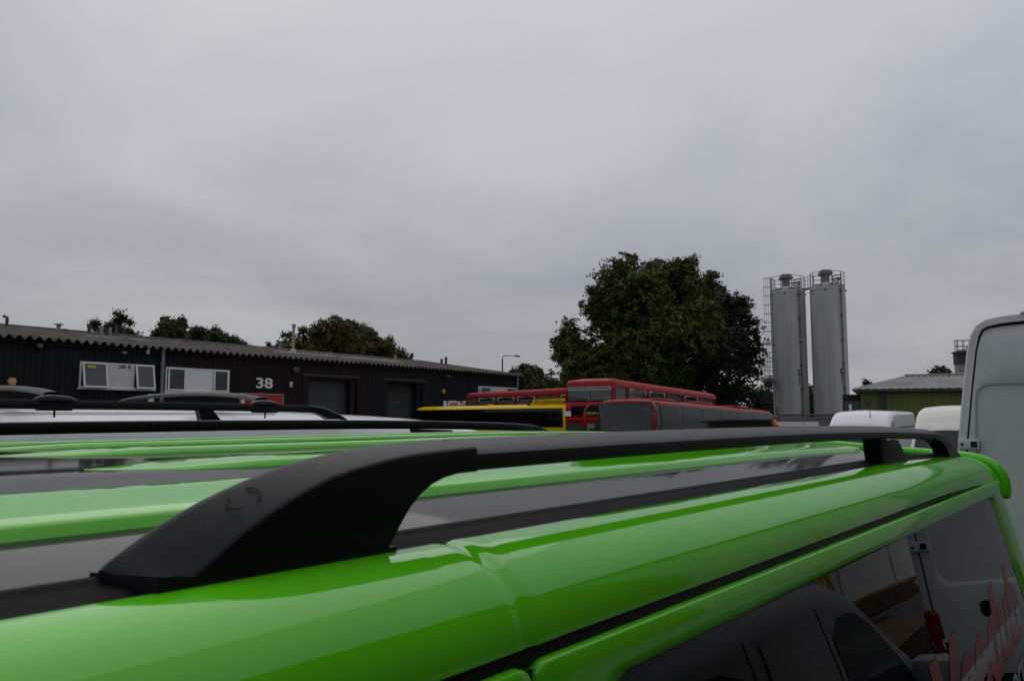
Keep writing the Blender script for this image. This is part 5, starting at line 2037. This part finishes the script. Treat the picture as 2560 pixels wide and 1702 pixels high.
# ------------------------------------------------------------------ olive green shed with grey roof
def shed():
    az = R(60)
    d = 52
    c = px(2150, 974, d)
    ze = c.z
    g = ground_z(c.x, c.y)
    hd = math.degrees(math.atan2(1, .0))
    # long wall runs to the right, slightly towards the camera
    ROT = R(-25)
    root = empty('olive_shed', (c.x, c.y, g), ROT, label='olive green clad shed with a shallow grey roof, right of the silos', cat='building')
    Hh = ze - g
    Ls = 16
    def clad(x0, x1):
        b = MB()
        pts = []
        x = x0
        while x < x1:
            for dx, dd in ((0, 0), (.16, 0), (.20, -.05), (.30, -.05)):
                if x + dx < x1:
                    pts.append((x + dx, dd))
            x += .34
        pts.append((x1, 0))
        b.grid([[(a, q, z) for a, q in pts] for z in (0, Hh)])
        b.build('wall', OLIVE, root)
    clad(0, Ls)
    b = MB()
    b.add([(0, 0, 0), (0, 14, 0), (0, 14, Hh), (0, 0, Hh)], [(0, 1, 2, 3)])
    b.build('end_wall', OLIVE, root)
    zr = px(2254, 941, 57.1).z - g
    x_r0 = 2.9
    # hipped near end: roof rises from the left end to the ridge
    rows = []
    for i in range(7):
        t = i / 6
        rows.append([(-.5 + (x_r0 + .5) * t * 1.0 + (Ls + .5 - (x_r0) * t) * j / 140, -.4 + 7.4 * t, Hh + .03 + (zr - Hh) * t + .035 * math.cos(j * 2 * math.pi / 4)) for j in range(141)])
    b = MB()
    b.grid(rows)
    b.build('roof', FIBREG, root, 40)
    b = MB()
    b.add([(-.5, -.4, Hh), (x_r0, 7, zr), (-.5, 14.4, Hh), (Ls, 7, zr), (Ls, 14.4, Hh)], [(0, 1, 2), (1, 3, 4, 2)])
    b.build('hip', FIBREG, root)
    b = MB()
    b.tube([(x_r0, 7, zr + .05), (Ls + .5, 7, zr + .05)], .12, 8)
    b.build('ridge_cap', FIBREG, root, 60)
    b = MB()
    b.box(-.4, Ls + .4, -.45, -.28, Hh - .16, Hh + .02)
    b.build('gutter', mat('brown_gutter', (.035, .03, .025), .6), root)
    xx = 1.35
    b = MB()
    b.box(xx - .22, xx + .22, -.10, -.055, 0, Hh - .16)
    b.build('downpipe', mat('dark_olive', (.035, .037, .015), .7), root)
    xx = .45
    b = MB()
    b.bbox(xx - .14, xx + .14, -.3, -.06, Hh - .9, Hh - .65, .03)
    b.build('floodlight', DGALV, root)
    # dark lean-to between shed and silo
    b = MB()
    b.box(-1.1, -.02, .5, 4, 0, Hh - .3)
    b.build('lean_to', mat('dark_brown_cladding', (.022, .018, .016), .8), root)
    b = MB()
    b.box(-1.0, -.05, .1, .499, Hh - 2.2, Hh - .75)
    b.build('lean_to_door', mat('blue_grey_door', (.05, .06, .07), .6), root)
    b = MB()
    b.box(-.72, -.55, .07, .099, Hh - 1.35, Hh - .95)
    b.build('notice', SIGNWHITE, root)


shed()


# small silo with a railing behind the shed
def small_silo():
    d = 82
    p0 = px(2412, 930, d)
    g = ground_z(p0.x, p0.y)
    root = empty('small_silo', (p0.x, p0.y, g), 0, label='small grey and black silo with a rusty railing rising behind the shed', cat='silo')
    H = px(2412, 880, d).z - g
    k = 1.02
    b = MB()
    b.lathe([(k * .9, 0), (k * .9, H - 1.25)], n=24, caps=False)
    b.build('shell', GALV, root, 40)
    b = MB()
    b.lathe([(k * .97, H - 1.3), (k, H), (k * .5, H + .25), (.05, H + .3)], n=24)
    b.lathe([(k * 1.15, H - .08), (k * 1.15, H), (k * .9, H)], n=24, caps=False)
    b.build('dark_top', mat('black_band', (.035, .035, .035), .6, noise=(2, .7, 1.2)), root, 40)
    r_ = .8
    for i in range(8):
        a = R(45 * i + 10)
        b = MB()
        b.tube([(r_ * math.cos(a), r_ * math.sin(a), H), (r_ * math.cos(a), r_ * math.sin(a), H + 1.25)], .035, 5)
        b.build('rail_post', RUST, root)
    for zz in (1.22, .62):
        b = MB()
        b.tube([(r_ * math.cos(R(t)), r_ * math.sin(R(t)), H + zz) for t in range(0, 361, 20)], .03, 5, caps=False)
        b.build('guard_rail', RUST, root)
    b = MB()
    b.tube([(.2, -.3, H + .1), (.2, -.3, H + .5), (.32, -.3, H + .6), (.45, -.3, H + .5)], .07, 8)
    b.build('vent', RUST, root)


small_silo()

# low concrete wall below the silos, trailer, red truck with beacon
cw = px(1975, 1040, 60)
root = empty('concrete_tank', (cw.x + 2.6, cw.y, ground_z(cw.x, cw.y)), 0, label='low grey concrete tank wall at the foot of the silos', cat='wall')
b = MB()
zt = px(1990, 1034, 60).z - ground_z(cw.x, cw.y)
b.box(-3.4, 4.2, 0, 1.5, 0, zt - .25)
b.build('wall', CONC, root)
b = MB()
b.tube([(-3.6, -.1, zt - .1), (4.2, -.1, zt - .1)], .08, 8)
b.tube([(-3.6, -.1, zt - .1), (-3.6, -.1, zt + .5)], .06, 8)
b.build('rail', DGALV, root)
b = MB()
b.bbox(1.6, 2.2, -.2, .2, zt - .35, zt + .05, .03)
b.build('junction_box', SIGNWHITE, root)


def box_trailer():
    c = px(1905, 1060, 44)
    g = ground_z(c.x, c.y)
    root = empty('white_box_trailer', (c.x, c.y, g), R(-4), label='low white box trailer with a grey top edge, right of the red coach', cat='trailer')
    H = px(1970, 1050, 44).z - g
    Lg = px(2043, 1060, 44).x - c.x
    b = MB()
    b.box(0, Lg * .74, 0, 2.2, .55, H - .05)
    b.build('side_panel', WPLAS, root)
    b = MB()
    b.box(Lg * .745, Lg, 0, 2.2, .55, H - .05)
    b.build('end_panel', WPLAS, root)
    b = MB()
    b.box(-.03, Lg + .03, -.03, 2.23, H - .05, H + .02)
    b.build('top_edge', RUST, root)
    b = MB()
    b.box(Lg * .735, Lg * .75, -.02, .0, .55, H - .05)
    b.build('corner_strip', GREYP, root)
    for x in (.6, Lg - .7):
        for y in (.2, 2.0):
            wheel(root, x, y, .34, .22)


box_trailer()


def beacon_truck():
    c = px(1898, 1068, 36)
    g = ground_z(c.x, c.y)
    root = empty('red_pickup', (c.x, c.y, g), R(-6), label='red vehicle roof with an orange beacon, at the tail of the red coach', cat='truck')
    H = px(1930, 1064, 36).z - g
    Lg = 2.2
    tabs = dict(h=[(0, H - .06), (.3, H), (Lg - .5, H - .01), (Lg, H - .12), (Lg + .6, 1.15), (Lg + 1.3, 1.05), (Lg + 1.5, .8)], hw=[(0, .9), (Lg + 1.5, .85)], rc=[(0, .1), (Lg + 1.5, .1)], cr=[(0, .03), (Lg + 1.5, .03)], tum=[(0, .12), (Lg, .12), (Lg + .6, .04), (Lg + 1.5, .02)], z0=.35)
    S = make_shell(tabs)
    skin(S, [0, .15, .3, 1, Lg - .5, Lg - .2, Lg, Lg + .3, Lg + .6, Lg + 1, Lg + 1.3, Lg + 1.5], RED, root)
    for a, b_ in ((.075, .13), (.87, .925)):
        patch(S, .2, Lg, a, b_, DARKGLASS, root, 'side_window', .008)
    patch(S, Lg + .05, Lg + .55, .25, .75, DARKGLASS, root, 'windscreen', .008)
    xb = px(1933, 1058, 36).x - c.x
    b = MB()
    b.lathe([(.13, H - .02), (.13, H + .07), (.11, H + .24), (.08, H + .27), (.01, H + .275)], xb, -.1, 14)
    be = b.build('beacon', ORANGE, root, 50)
    b = MB()
    b.lathe([(.17, H - .04), (.17, H + .03), (.01, H + .03)], xb, -.1, 14)
    b.build('beacon_base', RUBBER, be, 50)
    for x in (.5, Lg + .9):
        for y in (-.75, .75):
            wheel(root, x, y, .34, .22)


beacon_truck()


# street lamp behind the unit building
def lamp():
    d = 66
    p0 = px(1256, 940, d)
    g = ground_z(p0.x, p0.y)
    root = empty('street_lamp', (p0.x, p0.y, g), 0, label='street lamp with a bent arm behind the right end of the unit building', cat='street lamp')
    H = px(1256, 889, d).z - g
    b = MB()
    b.tube([(0, 0, 0), (0, 0, H * .5), (0, 0, H - .28)], [.11, .085, .06], 10)
    b.build('post', mat('lamp_post_paint', (.10, .075, .065), .6), root, 60)
    b = MB()
    b.tube([(0, 0, H - .28), (.02, 0, H - .1), (.12, 0, H - .01), (.3, 0, H), (1.1, 0, H)], .035, 8)
    b.build('arm', DGALV, root, 60)
    b = MB()
    b.bbox(1.05, 1.48, -.12, .12, H - .11, H + .03, .03)
    hd_ = b.build('lantern', mat('lantern_grey', (.20, .18, .16), .5), root, 40)
    b = MB()
    b.tube([(1.18, 0, H + .02), (1.18, 0, H + .11)], .03, 8)
    b.build('photocell', DGALV, hd_, 60)


lamp()


# ------------------------------------------------------------------ trees
def leaves(centers, n_clump, per, size, spread, droop=0.0, seed=1, core=0.55, elong=1.0):
    """centers: (point, radius) blobs. Each blob carries smaller lobes on its surface, each lobe a shell of leaf clumps."""
    r_ = np.random.default_rng(seed)

    def unit(n):
        d = r_.normal(size=(n, 3))
        return d / np.linalg.norm(d, axis=1)[:, None]
    lobes, lr = [], []
    for c, q in centers:
        m = max(3, int(7 + 5 * q))
        d = unit(m)
        d[:, 2] = d[:, 2] * .9 + .12
        lobes.append(np.array(c) + d * (q * (core + (.80 - core) * r_.random((m, 1)))))
        lr.append(q * (.26 + .26 * r_.random(m)))
    lobes = np.concatenate(lobes)
    lr = np.concatenate(lr)
    pr_ = lr ** 2 / (lr ** 2).sum()
    idx = r_.choice(len(lobes), size=n_clump, p=pr_)
    d = unit(n_clump)
    cc = lobes[idx] + d * (lr[idx] * (.72 + .36 * r_.random(n_clump)))[:, None]
    k = per
    off = r_.normal(size=(n_clump, k, 3)) * spread * (.5 + .7 * r_.random((n_clump, 1, 1)))
    off[:, :, 2] *= .75
    off[:, :, 2] -= droop * r_.random((n_clump, k)) ** 1.5
    P_ = (cc[:, None, :] + off).reshape(-1, 3)
    n = len(P_)
    nrm = np.repeat(d, k, 0) * .9 + r_.normal(size=(n, 3)) * .65
    nrm[:, 2] += .55
    nrm /= np.linalg.norm(nrm, axis=1)[:, None]
    a = np.cross(nrm, r_.normal(size=(n, 3)))
    a /= np.linalg.norm(a, axis=1)[:, None]
    b_ = np.cross(nrm, a)
    s = size * (.6 + .8 * r_.random((n, 1)))
    v0 = P_ - a * s * .5 * elong
    v1 = P_ + b_ * s * .40 + nrm * s * .10 - a * s * .05
    v2 = P_ + a * s * .55 * elong
    v3 = P_ - b_ * s * .40 + nrm * s * .10 - a * s * .05
    return np.stack([v0, v1, v2, v3], 1).reshape(-1, 3)


def leaf_object(name, V, m, parent):
    n = len(V) // 4
    me = bpy.data.meshes.new(name)
    me.vertices.add(len(V))
    me.vertices.foreach_set('co', V.astype(np.float32).ravel())
    me.loops.add(n * 4)
    me.loops.foreach_set('vertex_index', np.arange(n * 4, dtype=np.int32))
    me.polygons.add(n)
    me.polygons.foreach_set('loop_start', np.arange(0, n * 4, 4, dtype=np.int32))
    me.update(calc_edges=True)
    me.materials.append(m)
    o = bpy.data.objects.new(name, me)
    COL.objects.link(o)
    o.parent = parent
    return o


def tree(name, label, blobs, d, m, clumps, per, size, spread, trunk_px, seed, group, trunk_r=.35, droop=0.0, core=.5, elong=1.0, depth=.9):
    """blobs: (x, y, r) in photograph pixels at distance d; trunk_px = x of the trunk"""
    r_ = np.random.default_rng(seed + 50)
    tp = px(trunk_px, 1030, d)
    g = ground_z(tp.x, tp.y)
    root = empty(name, (tp.x, tp.y, g), 0, label=label, cat='tree', group=group)
    cs = []
    for x, y, q in blobs:
        rad = q * d / F_PX
        dd = d + (r_.random() - .5) * 2 * rad * depth
        p = px(x, y, dd) - Vector((tp.x, tp.y, g))
        cs.append((p, rad))
        if rad > 1.5:
            cs.append((px(x + r_.normal() * q * .15, y + r_.normal() * q * .15, dd - rad * .75) - Vector((tp.x, tp.y, g)), rad * .72))
        if rad > 1.5:                        # also fill the side we do not see
            p2 = Vector(p)
            p2.y = abs(p.y) + rad
            cs.append((p2, rad * .8))
    leaf_object('crown', leaves([(tuple(c), q) for c, q in cs], clumps, per, size, spread, droop, seed, core, elong), m, root)
    # trunk and limbs
    top = max(c.z for c, _ in cs)
    low = min(c.z - q for c, q in cs)
    b = MB()
    hb = max(1.5, low + (top - low) * .35)
    b.tube([(0, 0, -.2), (.05, 0, hb * .4), (-.04, .05, hb * .75), (.02, 0, hb)], [trunk_r * 1.25, trunk_r, trunk_r * .85, trunk_r * .7], 10)
    b.build('trunk', BARK, root, 60)
    for c, q in cs:
        b = MB()
        st = Vector((0, 0, min(hb, max(hb * .55, c.z - 2.5))))
        mid = st.lerp(c, .5) + Vector((r_.normal() * .3, r_.normal() * .3, .35))
        b.tube([st, mid, c, c + Vector((r_.normal() * .3, r_.normal() * .3, q * .75))], [trunk_r * .32, trunk_r * .2, trunk_r * .1, trunk_r * .03], 6)
        b.build('limb', BARK, root, 60)
    return root


LEAF_MAPLE = leaf_mat('maple_leaves', [(.026, .045, .005), (.052, .078, .008), (.084, .106, .011), (.130, .140, .018)])
LEAF_DARK = leaf_mat('dark_leaves', [(.012, .022, .008), (.024, .038, .010), (.040, .056, .016)])
LEAF_RUSSET = leaf_mat('russet_green_leaves', [(.034, .042, .006), (.064, .070, .010), (.088, .078, .012), (.105, .080, .015)])
LEAF_PALE = leaf_mat('willow_leaves', [(.050, .070, .022), (.080, .105, .035), (.105, .13, .05)])
LEAF_MID = leaf_mat('mid_green_leaves', [(.030, .050, .012), (.056, .082, .020), (.080, .110, .030)])
LEAF_FEATHER = leaf_mat('feathery_leaves', [(.026, .034, .010), (.044, .052, .016), (.060, .070, .022)])

TG = 'trees around the yard'
tree('maple_tree', 'largest tree, broad dark green maple crown behind the red buses',
     [(1600, 745, 90), (1685, 725, 80), (1520, 785, 80), (1440, 875, 62), (1478, 925, 85), (1600, 880, 115), (1700, 830, 95), (1655, 960, 85), (1550, 985, 70), (1732, 672, 22), (1735, 652, 13), (1737, 640, 7), (1590, 640, 6), (1580, 648, 7), (1498, 660, 6), (1425, 945, 48), (1560, 690, 48), (1640, 682, 42), (1700, 672, 36), (1520, 712, 36), (1478, 745, 32), (1405, 880, 30), (1395, 855, 16), (1430, 815, 24), (1462, 772, 22), (1585, 652, 16), (1545, 662, 18), (1770, 700, 30), (1750, 740, 40)],
     60, LEAF_MAPLE, 9000, 20, .20, .17, 1620, 11, TG, .42, core=.5)
tree('round_tree', 'darker thinner tree between the maple and the silos, trunk showing',
     [(1800, 790, 75), (1850, 845, 60), (1862, 920, 52), (1790, 890, 75), (1750, 960, 55), (1820, 985, 55), (1868, 985, 30), (1790, 735, 34), (1838, 765, 40), (1885, 880, 26), (1890, 935, 22), (1875, 800, 24), (1760, 840, 60), (1888, 1000, 26), (1905, 1020, 22)],
     66, LEAF_DARK, 3000, 18, .20, .20, 1782, 12, TG, .38, core=.5)
tree('domed_tree', 'brownish green domed tree behind the middle of the unit building',
     [(840, 862, 62), (790, 872, 52), (895, 872, 55), (950, 890, 48), (735, 880, 34), (1000, 900, 26), (835, 822, 30), (868, 815, 26), (700, 872, 18), (672, 862, 10), (720, 845, 16), (760, 836, 18), (795, 830, 18), (925, 846, 22), (965, 866, 20), (1018, 896, 16)],
     78, LEAF_RUSSET, 4600, 18, .20, .18, 850, 13, TG, .4, core=.5)
tree('feathery_tree', 'small feathery tree leftmost above the unit building roof',
     [(240, 818, 15), (238, 806, 9), (300, 800, 18), (296, 785, 10), (288, 826, 24), (262, 828, 14), (318, 806, 9), (322, 832, 14), (345, 840, 10), (305, 842, 26), (262, 842, 22)],
     62, LEAF_FEATHER, 520, 16, .15, .16, 290, 14, TG, .2, core=.3)
tree('leafy_tree', 'small round leafed tree second from the left above the unit building roof',
     [(420, 822, 22), (402, 838, 18), (446, 815, 18), (438, 838, 24), (395, 850, 18), (412, 803, 9), (452, 802, 10), (425, 855, 24)],
     64, LEAF_MID, 620, 18, .22, .17, 425, 15, TG, .22, core=.4)
tree('bushy_willow', 'bushy willow beside the round leafed tree above the unit building roof',
     [(500, 846, 24), (540, 850, 26), (580, 858, 18), (478, 838, 18), (605, 866, 12), (520, 862, 26), (560, 866, 24), (622, 872, 8), (490, 822, 9), (540, 828, 9)],
     70, LEAF_MID, 1100, 20, .15, .18, 530, 16, TG, .22, core=.35, elong=1.8)
tree('pale_willow', 'pale green willow right of the unit building end',
     [(1320, 938, 22), (1298, 940, 16), (1342, 950, 20), (1282, 934, 10), (1325, 920, 12), (1345, 930, 10), (1308, 920, 8), (1300, 960, 26), (1340, 972, 26)],
     74, LEAF_PALE, 900, 20, .18, .2, 1322, 17, TG, .22, droop=.5, core=.35, elong=2.0)
tree('low_shrub', 'dull green shrub between the pale willow and the maple',
     [(1370, 966, 16), (1390, 962, 14), (1405, 968, 14), (1380, 980, 18)], 80, LEAF_MID, 260, 24, .2, .28, 1385, 18, TG, .12, core=.3)
tree('hedge_tree', 'shrubby tree in front of the foot of the left silo',
     [(1905, 985, 22), (1918, 960, 12), (1925, 1000, 24), (1900, 1010, 24), (1935, 1020, 22), (1912, 1035, 24)], 76, LEAF_MID, 380, 24, .2, .3, 1915, 19, TG, .14, core=.3)
tree('gap_shrub', 'shrub showing in the narrow gap between the two silos',
     [(2026, 985, 9), (2030, 1000, 12), (2026, 1020, 14), (2032, 1035, 14), (2024, 972, 6)], 84, LEAF_MID, 220, 22, .2, .28, 2028, 20, TG, .12, core=.3)
tree('far_tree', 'tree top peeping over the ridge of the olive shed',
     [(2345, 930, 10), (2356, 928, 8), (2336, 934, 7), (2368, 933, 6), (2348, 945, 14)], 88, LEAF_MID, 150, 20, .3, .25, 2348, 21, TG, .16, core=.2)
tree('sprig_tree', 'tiny tree top over the left end of the olive shed roof',
     [(2168, 962, 6), (2165, 955, 4), (2174, 966, 5), (2168, 975, 10)], 88, LEAF_MID, 60, 18, .25, .2, 2168, 22, TG, .12, core=.2)
